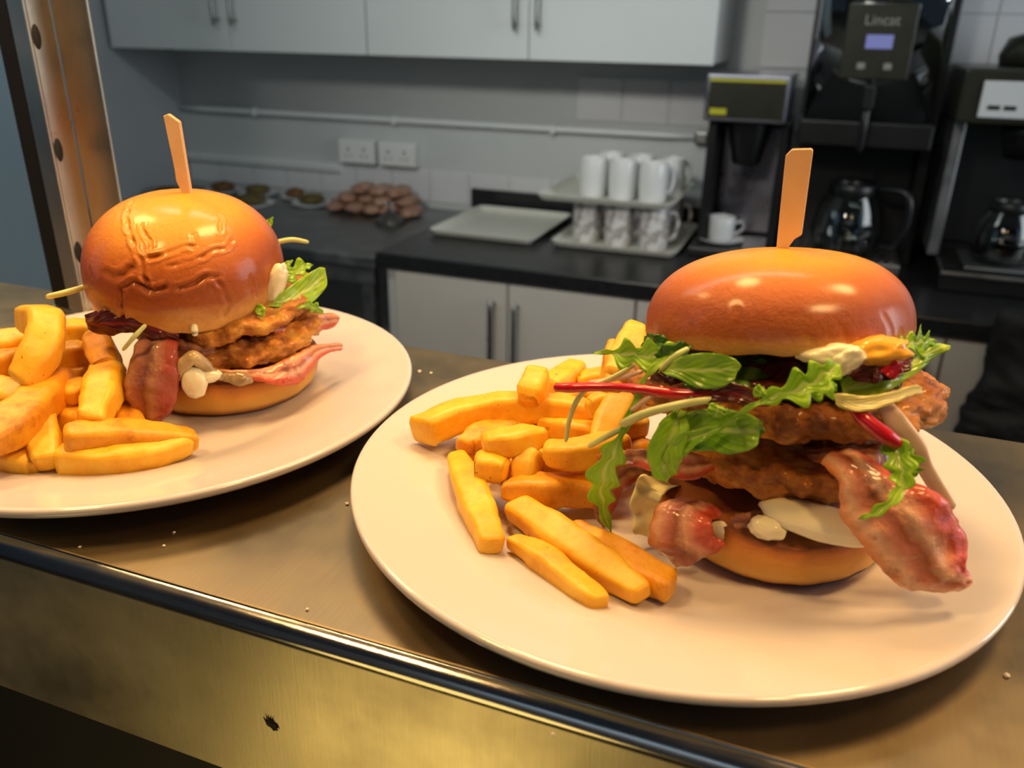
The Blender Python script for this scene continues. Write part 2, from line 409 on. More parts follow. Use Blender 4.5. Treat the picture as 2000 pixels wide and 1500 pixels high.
# ------------------------------------------------------------------ food materials
def bun_mat(name, seed):
    m, nt, b = nodes(name)
    v = coords(nt, 'UV')
    sx = nt.nodes.new('ShaderNodeSeparateXYZ'); nt.links.new(v, sx.inputs[0])
    o = coords(nt)
    n1 = noisen(nt, o, 26+seed, 5, .6); n2 = noisen(nt, o, 420, 4, .7)
    ad = nt.nodes.new('ShaderNodeMath'); ad.operation = 'MULTIPLY_ADD'; ad.inputs[1].default_value = .16
    nt.links.new(n1, ad.inputs[0]); nt.links.new(sx.outputs[1], ad.inputs[2])
    r = ramp(nt, ad.outputs[0], [(.0, (.92, .45, .026)), (.36, (.86, .36, .020)), (.56, (.62, .165, .012)), (.72, (.38, .078, .008)), (.84, (.42, .10, .012)), (.92, (.85, .46, .12)), (1., (.88, .58, .20))])
    sp_ = ramp(nt, n2, [(.3, (.82, .78, .7)), (.62, (1, 1, 1))])
    c = mix(nt, .55, r.outputs[0], mix(nt, 1., r.outputs[0], sp_.outputs[0], 'MULTIPLY'))
    nt.links.new(c, b.inputs['Base Color'])
    b.inputs['Roughness'].default_value = .42; b.inputs['Coat Weight'].default_value = .45; b.inputs['Coat Roughness'].default_value = .20
    b.inputs['Specular IOR Level'].default_value = .32; b.inputs['Subsurface Radius'].default_value = (.006, .002, .001); b.inputs['Subsurface Scale'].default_value = .5
    n3 = noisen(nt, o, 210, 7, .75)
    bump(nt, b, n3, .75, .0011)
    return m
M['bun_a'] = bun_mat('glossy_brioche_crust', 0)
def heel_mat():
    m, nt, b = nodes('toasted_bun_heel')
    sx = nt.nodes.new('ShaderNodeSeparateXYZ'); nt.links.new(coords(nt, 'UV'), sx.inputs[0])
    o = coords(nt); n1 = noisen(nt, o, 60, 6, .7)
    ad = nt.nodes.new('ShaderNodeMath'); ad.operation = 'MULTIPLY_ADD'; ad.inputs[1].default_value = .22
    nt.links.new(n1, ad.inputs[0]); nt.links.new(sx.outputs[1], ad.inputs[2])
    r = ramp(nt, ad.outputs[0], [(0, (.55, .22, .05)), (.30, (.20, .05, .012)), (.42, (.55, .17, .022)), (.62, (.80, .36, .055)), (.85, (.86, .50, .11)), (1, (.50, .20, .04))])
    nt.links.new(r.outputs[0], b.inputs['Base Color']); b.inputs['Roughness'].default_value = .5
    bump(nt, b, noisen(nt, coords(nt, 'Object', (1, 1, 2.5)), 160, 6, .7), .4, .001)
    return m
M['heel'] = heel_mat()
def patty_mat():
    m, nt, b = nodes('crisp_fried_chicken')
    o = coords(nt); n1 = noisen(nt, o, 75, 8, .75); n2 = noisen(nt, o, 22, 4, .6)
    r = ramp(nt, n1, [(.28, (.16, .035, .005)), (.40, (.42, .12, .012)), (.52, (.72, .27, .025)), (.70, (.90, .50, .08))])
    r2 = ramp(nt, n2, [(.35, (.50, .40, .34)), (.6, (1, 1, 1))])
    nt.links.new(mix(nt, 1., r.outputs[0], r2.outputs[0], 'MULTIPLY'), b.inputs['Base Color'])
    b.inputs['Roughness'].default_value = .42; b.inputs['Coat Weight'].default_value = .2
    bump(nt, b, noisen(nt, o, 300, 8, .75), .8, .0016)
    return m
M['patty'] = patty_mat()
def bacon_mat(name, dark=1., pale=.5):
    m, nt, b = nodes(name)
    uv = coords(nt, 'UV', (1, 1, 1)); sx = nt.nodes.new('ShaderNodeSeparateXYZ'); nt.links.new(uv, sx.inputs[0])
    o = coords(nt); n1 = noisen(nt, o, 38, 6, .65); nd = noisen(nt, o, 90, 6, .7)
    ad = nt.nodes.new('ShaderNodeMath'); ad.operation = 'MULTIPLY_ADD'; ad.inputs[1].default_value = .42; nt.links.new(n1, ad.inputs[0]); nt.links.new(sx.outputs[1], ad.inputs[2])
    k = lambda c: tuple(x*dark for x in c)
    fat = tuple(a*(1-pale)+b_*pale for a, b_ in zip(k((.62, .22, .07)), (.84, .50, .32)))
    r = ramp(nt, ad.outputs[0], [(.10, k((.48, .10, .015))), (.24, k((.62, .20, .05))), (.36, fat), (.48, k((.60, .20, .115))), (.62, k((.34, .09, .035))), (.78, fat), (.92, k((.66, .20, .12))), (1.12 if False else 1., k((.60, .08, .03)))])
    bl = ramp(nt, nd, [(.30, (.30, .15, .10)), (.44, (1, 1, 1))])
    c = mix(nt, .75, r.outputs[0], mix(nt, 1., r.outputs[0], bl.outputs[0], 'MULTIPLY'))
    nt.links.new(c, b.inputs['Base Color']); b.inputs['Roughness'].default_value = .26; b.inputs['Coat Weight'].default_value = .5; b.inputs['Coat Roughness'].default_value = .12
    bump(nt, b, noisen(nt, o, 330, 6, .7), .7, .0012)
    return m
M['bacon'] = bacon_mat('fried_bacon'); M['bacon_dark'] = bacon_mat('dark_fried_bacon', .62, .18); M['bacon_red'] = bacon_mat('red_edged_bacon', 1.2, .85)
def leaf_mat(name, c1, c2, vein, trans=.25, rough=.24):
    m, nt, b = nodes(name)
    uv = coords(nt, 'UV'); sx = nt.nodes.new('ShaderNodeSeparateXYZ'); nt.links.new(uv, sx.inputs[0])
    a = nt.nodes.new('ShaderNodeMath'); a.operation = 'SUBTRACT'; a.inputs[1].default_value = .5; nt.links.new(sx.outputs[1], a.inputs[0])
    ab = nt.nodes.new('ShaderNodeMath'); ab.operation = 'ABSOLUTE'; nt.links.new(a.outputs[0], ab.inputs[0])
    vr = ramp(nt, ab.outputs[0], [(.03, (1, 1, 1)), (.085, (0, 0, 0))])
    o = coords(nt); n1 = noisen(nt, o, 60, 5, .6)
    # side veins
    w = nt.nodes.new('ShaderNodeMath'); w.operation = 'MULTIPLY_ADD'; w.inputs[1].default_value = -.9; nt.links.new(ab.outputs[0], w.inputs[0]); nt.links.new(sx.outputs[0], w.inputs[2])
    sn = nt.nodes.new('ShaderNodeMath'); sn.operation = 'SINE'; ml = nt.nodes.new('ShaderNodeMath'); ml.operation = 'MULTIPLY'; ml.inputs[1].default_value = 38; nt.links.new(w.outputs[0], ml.inputs[0]); nt.links.new(ml.outputs[0], sn.inputs[0])
    sv = ramp(nt, sn.outputs[0], [(.90, (0, 0, 0)), (1, (.35, .35, .35))])
    base = ramp(nt, n1, [(.35, c1), (.68, c2)])
    c = mix(nt, sv.outputs[0], base.outputs[0], vein); c = mix(nt, vr.outputs[0], c, vein)
    nt.links.new(c, b.inputs['Base Color']); b.inputs['Roughness'].default_value = rough
    bump(nt, b, sn.outputs[0], .25, .0005)
    tr = nt.nodes.new('ShaderNodeBsdfTranslucent'); nt.links.new(c, tr.inputs[0])
    ms = nt.nodes.new('ShaderNodeMixShader'); ms.inputs[0].default_value = trans
    out = nt.nodes['Material Output']
    nt.links.new(b.outputs[0], ms.inputs[1]); nt.links.new(tr.outputs[0], ms.inputs[2]); nt.links.new(ms.outputs[0], out.inputs[0])
    return m
M['spinach'] = leaf_mat('spinach_leaf', (.20, .46, .018), (.46, .76, .055), (.62, .82, .22))
M['mizuna'] = leaf_mat('mizuna_leaf', (.28, .60, .02), (.50, .80, .05), (.70, .86, .26), .35)
M['lime_leaf'] = leaf_mat('lime_leaf', (.34, .62, .03), (.55, .80, .08), (.75, .88, .25), .35)
M['pale_leaf'] = leaf_mat('pale_lettuce', (.82, .76, .26), (.92, .86, .42), (.92, .88, .60), .3)
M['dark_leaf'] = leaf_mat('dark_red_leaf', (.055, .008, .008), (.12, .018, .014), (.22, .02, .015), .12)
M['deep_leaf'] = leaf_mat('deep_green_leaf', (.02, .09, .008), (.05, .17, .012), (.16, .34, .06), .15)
M['stem'] = plain('pale_green_stem', (.70, .76, .30), .35, var=.25, scale=60)
M['stem_pale'] = plain('pale_pink_stem', (.82, .66, .46), .35, c2=(.72, .46, .36), scale=90)
M['red_stem'] = plain('red_chard_stem', (.62, .012, .02), .22, c2=(.42, .01, .02), scale=80, coat=.4)
M['mayo'] = plain('mayonnaise', (.93, .86, .60), .16, var=.05, scale=40, coat=.3)
M['cheese'] = plain('orange_cheese_sauce', (.92, .52, .06), .22, c2=(.84, .38, .04), scale=60, coat=.3)
M['onion'] = plain('cooked_onion', (.60, .46, .24), .28, c2=(.24, .13, .05), scale=90, coat=.3, bmp=.4)
M['iceberg'] = plain('iceberg_lettuce', (.95, .90, .46), .3, c2=(.88, .80, .28), scale=25, bmp=.2)
M['wood'] = plain('bamboo', (.86, .60, .32), .5, c2=(.76, .47, .22), scale=40)
def fry_mat(name, a, b_, c_):
    m, nt, b = nodes(name); o = coords(nt); n1 = noisen(nt, o, 70, 8, .75); n2 = noisen(nt, o, 300, 3, .6)
    r = ramp(nt, n1, [(.30, a), (.47, b_), (.66, c_)])
    sp_ = ramp(nt, n2, [(.25, (.50, .26, .10)), (.33, (1, 1, 1))])
    nt.links.new(mix(nt, 1., r.outputs[0], sp_.outputs[0], 'MULTIPLY'), b.inputs['Base Color'])
    b.inputs['Roughness'].default_value = .42; b.inputs['Subsurface Weight'].default_value = .25
    b.inputs['Subsurface Radius'].default_value = (.006, .003, .0008); b.inputs['Subsurface Scale'].default_value = .6
    bump(nt, b, noisen(nt, o, 260, 6, .7), .35, .0007)
    return m
M['fry'] = fry_mat('golden_fry', (.82, .33, .010), (.93, .48, .018), (.96, .60, .06))
M['fry_brown'] = fry_mat('browned_fry', (.50, .15, .010), (.80, .34, .014), (.92, .48, .03))

# ------------------------------------------------------------------ plates
PZ = .0065
def plate(loc, R0, label):
    k = R0/.1395
    prof = [(0, PZ), (.05, PZ), (.080, PZ+.0002), (.088, .0082), (.096, .0108), (.108, .0134), (.122, .0158), (.133, .0176), (.1365, .0186), (.1385, .0189), (.1395, .0178), (.1393, .0160), (.1375, .0142), (.128, .0112), (.110, .0075), (.092, .0032), (.084, .0004), (.080, 0), (.076, .0004), (.073, .0022), (.04, .0026), (0, .0026)]
    return tag(lathe('dinner_plate', [(r*k, z) for r, z in prof], M['plate'], None, loc, 128), label, 'plate', 'white dinner plates')
plate((-.0489, .3289, .0001), .1395, 'white round dinner plate under the front burger on the right')
plate((-.3307, .3234, .0001), .1395, 'white round dinner plate under the rear burger on the left')

# ------------------------------------------------------------------ burger frames
FRM = {'R': (Vector((.0064, .3179, 0)), Vector((.9998, -.02, 0)), Vector((.02, .9998, 0))),
       'L': (Vector((-.3041, .3460, 0)), Vector((.7511, .6602, 0)), Vector((-.6602, .7511, 0)))}
def BP(k, px, py, v):
    c, u, d = FRM[k]; ry = RT*(px-1000)-UPV*(py-750)+FW*FPX
    return CAM+ry*(((c-CAM).dot(d)+v)/ry.dot(d))
def UVZ(k, u_, v_, z): c, u, d = FRM[k]; return c+u*u_+d*v_+Vector((0, 0, z))

def crown(k, name, center, R0, H, tilt, parent, wob=.03, creases=(), power=2.2, seed=0, under=.010):
    """domed bun top; tilt=(u,v) lean of its axis. creases: list of (world polyline, depth, width)"""
    c, u, d = FRM[k]
    ax = (Vector((0, 0, 1))+u*tilt[0]+d*tilt[1]).normalized(); ex = (u-ax*u.dot(ax)).normalized(); ey = ax.cross(ex)
    seg, rows = 330, 180; V, F, U = [], [], []
    sv = Vector((seed*3.3, 1.2, seed))
    prof = []
    for i in range(rows+1):
        t = i/rows
        if t < .78:
            a = t/.78*PI/2; r = math.sin(a)**(2/power); z = H*math.cos(a)**(2/power); prof.append((R0*r, under+z, t))
        else:
            a = (t-.78)/.22
            if a < .5: b_ = a/.5*PI/2; prof.append((R0*(1-.075*(1-math.cos(b_))), under-under*math.sin(b_), t))
            else: b_ = (a-.5)/.5; prof.append((R0*.925*(1-b_), 0, t))
    for (r, z, t) in prof:
        for s in range(seg):
            a = 2*PI*s/seg; ca, sa = math.cos(a), math.sin(a)
            q = 1+wob*noise.noise(Vector((ca*1.3, sa*1.3, 0))+sv)+wob*.35*noise.noise(Vector((ca*4, sa*4, z*30))+sv)
            zz = z*(1+wob*1.2*noise.noise(Vector((ca*r*25, sa*r*25, 3))+sv)) if t < .78 else z+.0012*noise.noise(Vector((ca*5, sa*5, 9))+sv)
            p = center+ex*(r*q*ca)+ey*(r*q*sa)+ax*zz
            V.append(p); U.append((s/seg, t))
    cc = center+ax*(under+H*.25)
    for poly, dep, wid in creases:
        pts = [q+Vector((noise.noise(q*160), noise.noise(q*160+Vector((7, 0, 0))), noise.noise(q*160+Vector((0, 7, 0)))))*.0016 for q in cat(poly, 14*(len(poly)-1))]
        lo = Vector((min(p.x for p in pts), min(p.y for p in pts), min(p.z for p in pts)))-Vector((wid,)*3)*3
        hi = Vector((max(p.x for p in pts), max(p.y for p in pts), max(p.z for p in pts)))+Vector((wid,)*3)*3
        for i, p in enumerate(V):
            if p.x < lo.x or p.y < lo.y or p.z < lo.z or p.x > hi.x or p.y > hi.y or p.z > hi.z: continue
            dd, kk = min(((p-q).length, j) for j, q in enumerate(pts))
            if dd < 3*wid:
                fade = min(1, kk/4+.25, (len(pts)-1-kk)/4+.25)
                g = (math.exp(-(dd/wid)**2)-.22*math.exp(-((dd-2.0*wid)/(1.3*wid))**2))*(.75+.6*noise.noise(pts[kk]*140+Vector((3, 3, 0))))
                V[i] = p+(cc-p).normalized()*dep*g*fade
    for i in range(rows):
        for s in range(seg): F.append([i*seg+s, (i+1)*seg+s, (i+1)*seg+(s+1) % seg, i*seg+(s+1) % seg])
    return link(name, fix(mesh(name, V, F, U)), M['bun_a'], parent)

def on_crown(k, pts, center, R0, H, tilt, under=.010):
    """image points laid on the bun's dome, as points of its surface"""
    c, u, d = FRM[k]
    ax = (Vector((0, 0, 1))+u*tilt[0]+d*tilt[1]).normalized(); ex = (u-ax*u.dot(ax)).normalized(); ey = ax.cross(ex)
    out = []
    for px, py in pts:
        ry = (RT*(px-1000)-UPV*(py-750)+FW*FPX).normalized(); best = None
        for i in range(400):
            p = CAM+ry*((center-CAM).length-.09+i*.00045); l = p-center
            a, b_, z = l.dot(ex)/R0, l.dot(ey)/R0, (l.dot(ax)-under)/H
            rr = math.hypot(a, b_)
            val = rr**2.2+max(z, 0)**2.2 if z > 0 else rr**2.2
            if best is None or val < best[0]: best = (val, p)
            if val <= 1: best = (val, p); break
        out.append(best[1])
    return out

def heel(k, center, R0, H, parent, seed=0):
    seg, V, F, U = 128, [], [], []
    prof = [(0, H, 0), (.6, H, .05), (.92, H*.99, .12), (.985, H*.93, .2), (1.0, H*.82, .32), (.995, H*.60, .48), (.965, H*.36, .66), (.92, H*.16, .80), (.86, H*.03, .92), (.82, 0, .96), (0, 0, 1)]
    # refine
    P = []
    for i in range(len(prof)-1):
        for j in range(5): t = j/5; P.append(tuple(a*(1-t)+b_*t for a, b_ in zip(prof[i], prof[i+1])))
    P.append(prof[-1]); sv = Vector((seed*5.1, 2, 0))
    for r, z, t in P:
        for s in range(seg):
            a = 2*PI*s/seg; ca, sa = math.cos(a), math.sin(a)
            q = 1+.035*noise.noise(Vector((ca*1.5, sa*1.5, 0))+sv)+.018*noise.noise(Vector((ca*5, sa*5, z*60))+sv)
            zz = z*(1+.06*noise.noise(Vector((ca*2, sa*2, 4))+sv))
            V.append(Vector(center)+Vector((r*R0*q*ca, r*R0*q*sa, zz))); U.append((s/seg, t))
    rows = len(P)-1
    for i in range(rows):
        for s in range(seg): F.append([i*seg+s, (i+1)*seg+s, (i+1)*seg+(s+1) % seg, i*seg+(s+1) % seg])
    return link('bun_bottom', fix(mesh('bun_bottom', V, F, U)), M['heel'], parent)

def patty(k, center, ru, rv, th, tilt, parent, seed=0, amp=.0030, rag=.10):
    c, u, d = FRM[k]
    ax = (Vector((0, 0, 1))+u*tilt[0]+d*tilt[1]).normalized(); ex = (u-ax*u.dot(ax)).normalized(); ey = ax.cross(ex)
    seg, rows, V, F, U = 168, 72, [], [], []; sv = Vector((seed*7.7, seed*1.3, 2))
    for i in range(rows+1):
        t = i/rows; a = t*PI; r = math.sin(a)**.55; z = math.copysign(abs(math.cos(a))**.8, math.cos(a))*th/2
        for s in range(seg):
            b_ = 2*PI*s/seg; cb, sb = math.cos(b_), math.sin(b_)
            q = 1+rag*noise.noise(Vector((cb*1.6, sb*1.6, 0))+sv)+rag*.6*noise.noise(Vector((cb*5, sb*5, 1))+sv)
            p = center+ex*(ru*r*q*cb)+ey*(rv*r*q*sb)+ax*(z+.004*noise.noise(Vector((cb*r*2.2, sb*r*2.2, 7))+sv))
            nn = (ex*cb*math.sin(a)+ey*sb*math.sin(a)+ax*math.cos(a)).normalized()
            p += nn*amp*(noise.noise(p*110+sv)+.75*noise.noise(p*240+sv)+.45*noise.noise(p*520+sv))
            V.append(p); U.append((s/seg, t))
    for i in range(rows):
        for s in range(seg): F.append([i*seg+s, (i+1)*seg+s, (i+1)*seg+(s+1) % seg, i*seg+(s+1) % seg])
    return link('chicken_fillet', fix(mesh('chicken_fillet', V, F, U)), M['patty'], parent)

def blob(name, center, ax3, mat, parent, seed=0, amp=.12, rot=0.):
    """lumpy ellipsoid of sauce"""
    seg, rows, V, F = 40, 24, [], []; sv = Vector((seed*3.1, seed, 0))
    for i in range(rows+1):
        a = PI*i/rows
        for s in range(seg):
            b_ = 2*PI*s/seg; n_ = Vector((math.sin(a)*math.cos(b_), math.sin(a)*math.sin(b_), math.cos(a)))
            q = 1+amp*noise.noise(n_*1.8+sv)+amp*.4*noise.noise(n_*4+sv)
            V.append(Vector(center)+ax3[0]*n_.x*q+ax3[1]*n_.y*q+ax3[2]*n_.z*q)
    for i in range(rows):
        for s in range(seg): F.append([i*seg+s, (i+1)*seg+s, (i+1)*seg+(s+1) % seg, i*seg+(s+1) % seg])
    return link(name, fix(mesh(name, V, F)), mat, parent)

def pick(k, outline, v, th, parent, axis_n=None):
    """flat paddle pick: outline given as image points in the burger's vertical plane"""
    n = Vector(axis_n) if axis_n else FRM[k][2]
    n = n.normalized(); c, u, d = FRM[k]
    P = [BP(k, x, y, v) for x, y in outline]
    A = [p-n*th/2 for p in P]; Bk = [p+n*th/2 for p in P]; K = len(P)
    F = [list(range(K)), list(range(2*K-1, K-1, -1))]+[[i, K+i, K+(i+1) % K, (i+1) % K] for i in range(K)]
    bm = bmesh.new(); me = fix(mesh('cocktail_pick', A+Bk, F)); bm.from_mesh(me)
    bmesh.ops.bevel(bm, geom=list(bm.edges), offset=.00025, segments=1, affect='EDGES'); bm.to_mesh(me); bm.free()
    return link('bamboo_pick', me, M['wood'], parent, smooth=False)

# ------------------------------------------------------------------ front (right) burger
c, u, d = FRM['R']
BR = empty('chicken_burger', (c.x, c.y, PZ), 'front burger with smooth glossy bun and green salad leaves, right plate', 'burger', 'bacon chicken burgers')
heel('R', UVZ('R', -.010, -.002, PZ+.0012), .0485, .0230, BR, 1)
patty('R', UVZ('R', -.008, .003, .0455), .049, .047, .021, (-.05, .06), BR, 1)
patty('R', UVZ('R', -.014, .003, .0690), .060, .049, .020, (-.06, .08), BR, 2)
CR = UVZ('R', -.0185, .002, .0880); CRT = (-.13, .20)
cr1 = [(on_crown('R', pts, CR, .0495, .0310, CRT, .0045), dep*.6, wid*1.2) for pts, dep, wid in (
    ([(1442, 598), (1440, 630), (1443, 660), (1447, 684)], .0010, .0012), ([(1352, 630), (1350, 655), (1354, 676)], .0007, .0012),
    ([(1640, 630), (1650, 660), (1652, 680)], .0007, .0012), ([(1720, 610), (1735, 640), (1738, 662)], .0006, .0012), ([(1580, 650), (1584, 672), (1582, 688)], .0004, .0010))]
crown('R', 'bun_top', CR, .0495, .0305, CRT, BR, .025, cr1, 2.3, 1, .0045)
pick('R', [(1535, 303), (1547, 291), (1585, 290), (1588, 294), (1566, 458), (1552, 466), (1542, 480), (1534, 498), (1528, 560), (1511, 560), (1518, 470)], .004, .0024, BR)
# bacon
sheet('bacon_rasher', [BP('R', *p) for p in ((1585, 880, -.026), (1600, 905, -.043), (1637, 950, -.052), (1642, 1000, -.055), (1672, 1050, -.058), (1712, 1105, -.058), (1765, 1150, -.056), (1850, 1158, -.050), (1897, 1134, -.046))],
      [BP('R', *p) for p in ((1660, 868, -.020), (1700, 890, -.036), (1752, 930, -.044), (1800, 945, -.044), (1852, 985, -.044), (1884, 1040, -.042), (1886, 1080, -.044), (1884, 1102, -.045), (1899, 1124, -.045))],
      M['bacon_red'], BR, n=80, m=26, th=.0022, bulge=-.10, ripple=.0012, rfreq=2.5, edge=.0012, efreq=20, rough=.0012, seed=3)
sheet('bacon_rasher', [BP('R', *p) for p in ((1350, 985, -.030), (1290, 985, -.046), (1272, 1020, -.052), (1268, 1060, -.053), (1300, 1088, -.053), (1322, 1106, -.052))],
      [BP('R', *p) for p in ((1420, 1000, -.035), (1395, 1012, -.050), (1392, 1030, -.053), (1398, 1048, -.053), (1415, 1056, -.052), (1420, 1060, -.050))],
      M['bacon'], BR, n=60, m=24, th=.0022, bulge=-.08, ripple=.001, rfreq=2, edge=.0009, efreq=20, rough=.0011, seed=5)
sheet('bacon_rasher', [BP('R', *p) for p in ((1420, 900, -.030), (1350, 884, -.040), (1290, 876, -.046), (1235, 878, -.046), (1200, 880, -.042), (1165, 892, -.036))],
      [BP('R', *p) for p in ((1420, 912, -.036), (1350, 935, -.048), (1290, 926, -.052), (1240, 910, -.050), (1200, 905, -.044), (1160, 912, -.036))],
      M['bacon'], BR, n=60, m=16, th=.002, bulge=.12, ripple=.0012, rfreq=3, edge=.0008, efreq=20, rough=.001, seed=8)
sheet('bacon_rasher', [BP('R', *p) for p in ((1300, 900, -.020), (1240, 905, -.034), (1200, 915, -.038), (1165, 930, -.036), (1160, 980, -.034), (1165, 1020, -.032))],
      [BP('R', *p) for p in ((1300, 940, -.020), (1250, 940, -.030), (1225, 950, -.034), (1205, 985, -.034), (1190, 1015, -.033), (1178, 1030, -.031))],
      M['bacon_dark'], BR, n=50, m=14, th=.002, bulge=.1, ripple=.001, rfreq=3, edge=.0008, efreq=20, rough=.001, seed=9)
sheet('bacon_rasher', [BP('R', *p) for p in ((1420, 1005, -.040), (1460, 1000, -.042), (1520, 985, -.040), (1580, 955, -.034), (1640, 940, -.026))],
      [BP('R', *p) for p in ((1430, 1050, -.047), (1475, 1040, -.047), (1530, 1000, -.044), (1600, 1000, -.040), (1680, 1020, -.036))],
      M['bacon_dark'], BR, n=50, m=16, th=.002, bulge=.1, ripple=.001, rfreq=3, edge=.0009, efreq=20, rough=.001, seed=12)
sheet('bacon_rasher', [BP('R', *p) for p in ((1570, 885, -.030), (1640, 870, -.034), (1700, 868, -.030), (1740, 872, -.020))],
      [BP('R', *p) for p in ((1580, 900, -.036), (1650, 915, -.042), (1710, 918, -.038), (1745, 915, -.026))],
      M['bacon_dark'], BR, n=40, m=14, th=.002, bulge=.14, ripple=.001, rfreq=3, edge=.0009, efreq=20, rough=.001, seed=14)
sheet('bacon_rasher', [BP('R', *p) for p in ((1740, 830, .01), (1775, 845, .012), (1804, 858, .012))],
      [BP('R', *p) for p in ((1740, 880, .01), (1775, 885, .012), (1800, 872, .012))], M['bacon_red'], BR, n=24, m=10, th=.002, bulge=.1, edge=.0005, efreq=20, rough=.0006, seed=15)
# sauces and cooked onion
blob('mayonnaise', BP('R', 1602, 1020, -.044), (u*.0215+Vector((0, 0, -.0015)), d*.008, Vector((0, 0, .0062))), M['mayo'], BR, 7, .07)
blob('mayonnaise', BP('R', 1500, 1030, -.0485), (u*.0068, d*.005, Vector((0, 0, .0044))), M['mayo'], BR, 8, .14)
blob('mayonnaise', BP('R', 1625, 692, -.040), (u*.0120+Vector((0, 0, .001)), d*.005, Vector((0, 0, .0040))), M['mayo'], BR, 2, .25)
blob('mayonnaise', BP('R', 1650, 706, -.0425), (u*.0045, d*.004, u*.002+Vector((0, 0, .0056))), M['mayo'], BR, 3, .25)
blob('cheese_sauce', BP('R', 1706, 688, -.036), (u*.0110+Vector((0, 0, .002)), d*.006, Vector((0, 0, .0050))), M['cheese'], BR, 4, .25)
blob('mayonnaise', BP('R', 1735, 700, -.034), (u*.0035, d*.003, Vector((0, 0, .003))), M['mayo'], BR, 5, .25)
blob('mayonnaise', BP('R', 1408, 1040, -.0455), (u*.0065, d*.003, Vector((0, 0, .0045))), M['mayo'], BR, 6, .06)
# iceberg at left
sheet('lettuce_leaf', [BP('R', *p) for p in ((1300, 925, -.020), (1255, 930, -.036), (1240, 950, -.040), (1233, 985, -.041), (1235, 1020, -.041), (1240, 1045, -.041))],
      [BP('R', *p) for p in ((1330, 950, -.024), (1300, 960, -.038), (1290, 980, -.040), (1285, 1000, -.041), (1280, 1030, -.042), (1272, 1055, -.042))], M['iceberg'], BR, n=40, m=14, th=.0012, bulge=.2, ripple=.0012, rfreq=3, edge=.0008, efreq=12, rough=.0006, seed=2)
# salad under the crown: dark bed
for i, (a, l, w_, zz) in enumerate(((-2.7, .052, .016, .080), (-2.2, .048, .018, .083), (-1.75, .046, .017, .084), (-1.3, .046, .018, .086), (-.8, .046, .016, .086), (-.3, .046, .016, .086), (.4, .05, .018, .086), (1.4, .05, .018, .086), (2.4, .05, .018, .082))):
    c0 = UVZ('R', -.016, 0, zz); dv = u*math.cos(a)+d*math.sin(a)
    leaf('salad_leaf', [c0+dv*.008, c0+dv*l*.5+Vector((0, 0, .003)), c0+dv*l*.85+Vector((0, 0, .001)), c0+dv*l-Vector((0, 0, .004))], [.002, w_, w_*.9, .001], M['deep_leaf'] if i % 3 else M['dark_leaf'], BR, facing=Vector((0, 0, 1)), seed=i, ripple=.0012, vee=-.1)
# spinach leaves in front
sheet('spinach_leaf', [BP('R', *p) for p in ((1284, 721, -.044), (1315, 705, -.050), (1350, 692, -.053), (1400, 690, -.054), (1436, 702, -.053), (1446, 716, -.052))],
      [BP('R', *p) for p in ((1286, 724, -.045), (1320, 738, -.053), (1360, 757, -.056), (1405, 758, -.056), (1432, 742, -.054), (1446, 722, -.052))], M['spinach'], BR, n=44, m=16, th=.0005, bulge=-.13, ripple=.0006, rfreq=3, rough=.0005, seed=4)
sheet('spinach_leaf', [BP('R', *p) for p in ((1322, 850, -.053), (1335, 812, -.054), (1375, 798, -.055), (1430, 800, -.056), (1475, 815, -.056), (1494, 835, -.055))],
      [BP('R', *p) for p in ((1326, 858, -.054), (1345, 878, -.056), (1390, 882, -.058), (1440, 886, -.059), (1478, 870, -.058), (1494, 840, -.055))], M['spinach'], BR, n=44, m=16, th=.0005, bulge=-.10, ripple=.0009, rfreq=4, rough=.0006, seed=6)
leaf('salad_leaf', [BP('R', *p) for p in ((1330, 800, -.052), (1316, 840, -.056), (1300, 880, -.058), (1297, 915, -.058), (1302, 942, -.057))], [.002, .0055, .0062, .0045, .0004], M['mizuna'], BR, seed=3, vee=.3, ripple=.0004)
leaf('salad_leaf', [BP('R', *p) for p in ((1300, 925, -.057), (1315, 890, -.058), (1335, 865, -.0585), (1370, 850, -.059), (1400, 838, -.0585), (1440, 815, -.058))], [.0005, .003, .0038, .0022, .0012, .0006], M['mizuna'], BR, seed=5, vee=.2)
# mizuna sprig across the centre
leaf('mizuna_leaf', [BP('R', *p) for p in ((1430, 815, -.058), (1480, 788, -.060), (1530, 768, -.060), (1580, 750, -.058), (1615, 728, -.055), (1640, 712, -.052))], [.0006, .0012, .0035, .0060, .0050, .0008], M['mizuna'], BR, ser=.5, cnt=5, seed=7, vee=.2)
leaf('mizuna_leaf', [BP('R', *p) for p in ((1560, 765, -.056), (1590, 764, -.055), (1620, 756, -.053), (1634, 752, -.052))], [.001, .003, .0035, .0005], M['mizuna'], BR, ser=.5, cnt=4, seed=8)
leaf('mizuna_leaf', [BP('R', *p) for p in ((1398, 815, -.060), (1400, 805, -.061), (1402, 797, -.061), (1404, 793, -.060))], [.001, .0030, .0030, .0008], M['mizuna'], BR, seed=9, n=16)
leaf('mizuna_leaf', [BP('R', *p) for p in ((1485, 776, -.060), (1484, 768, -.061), (1488, 762, -.061), (1493, 758, -.060))], [.0005, .0022, .0022, .0005], M['mizuna'], BR, seed=10, n=16)
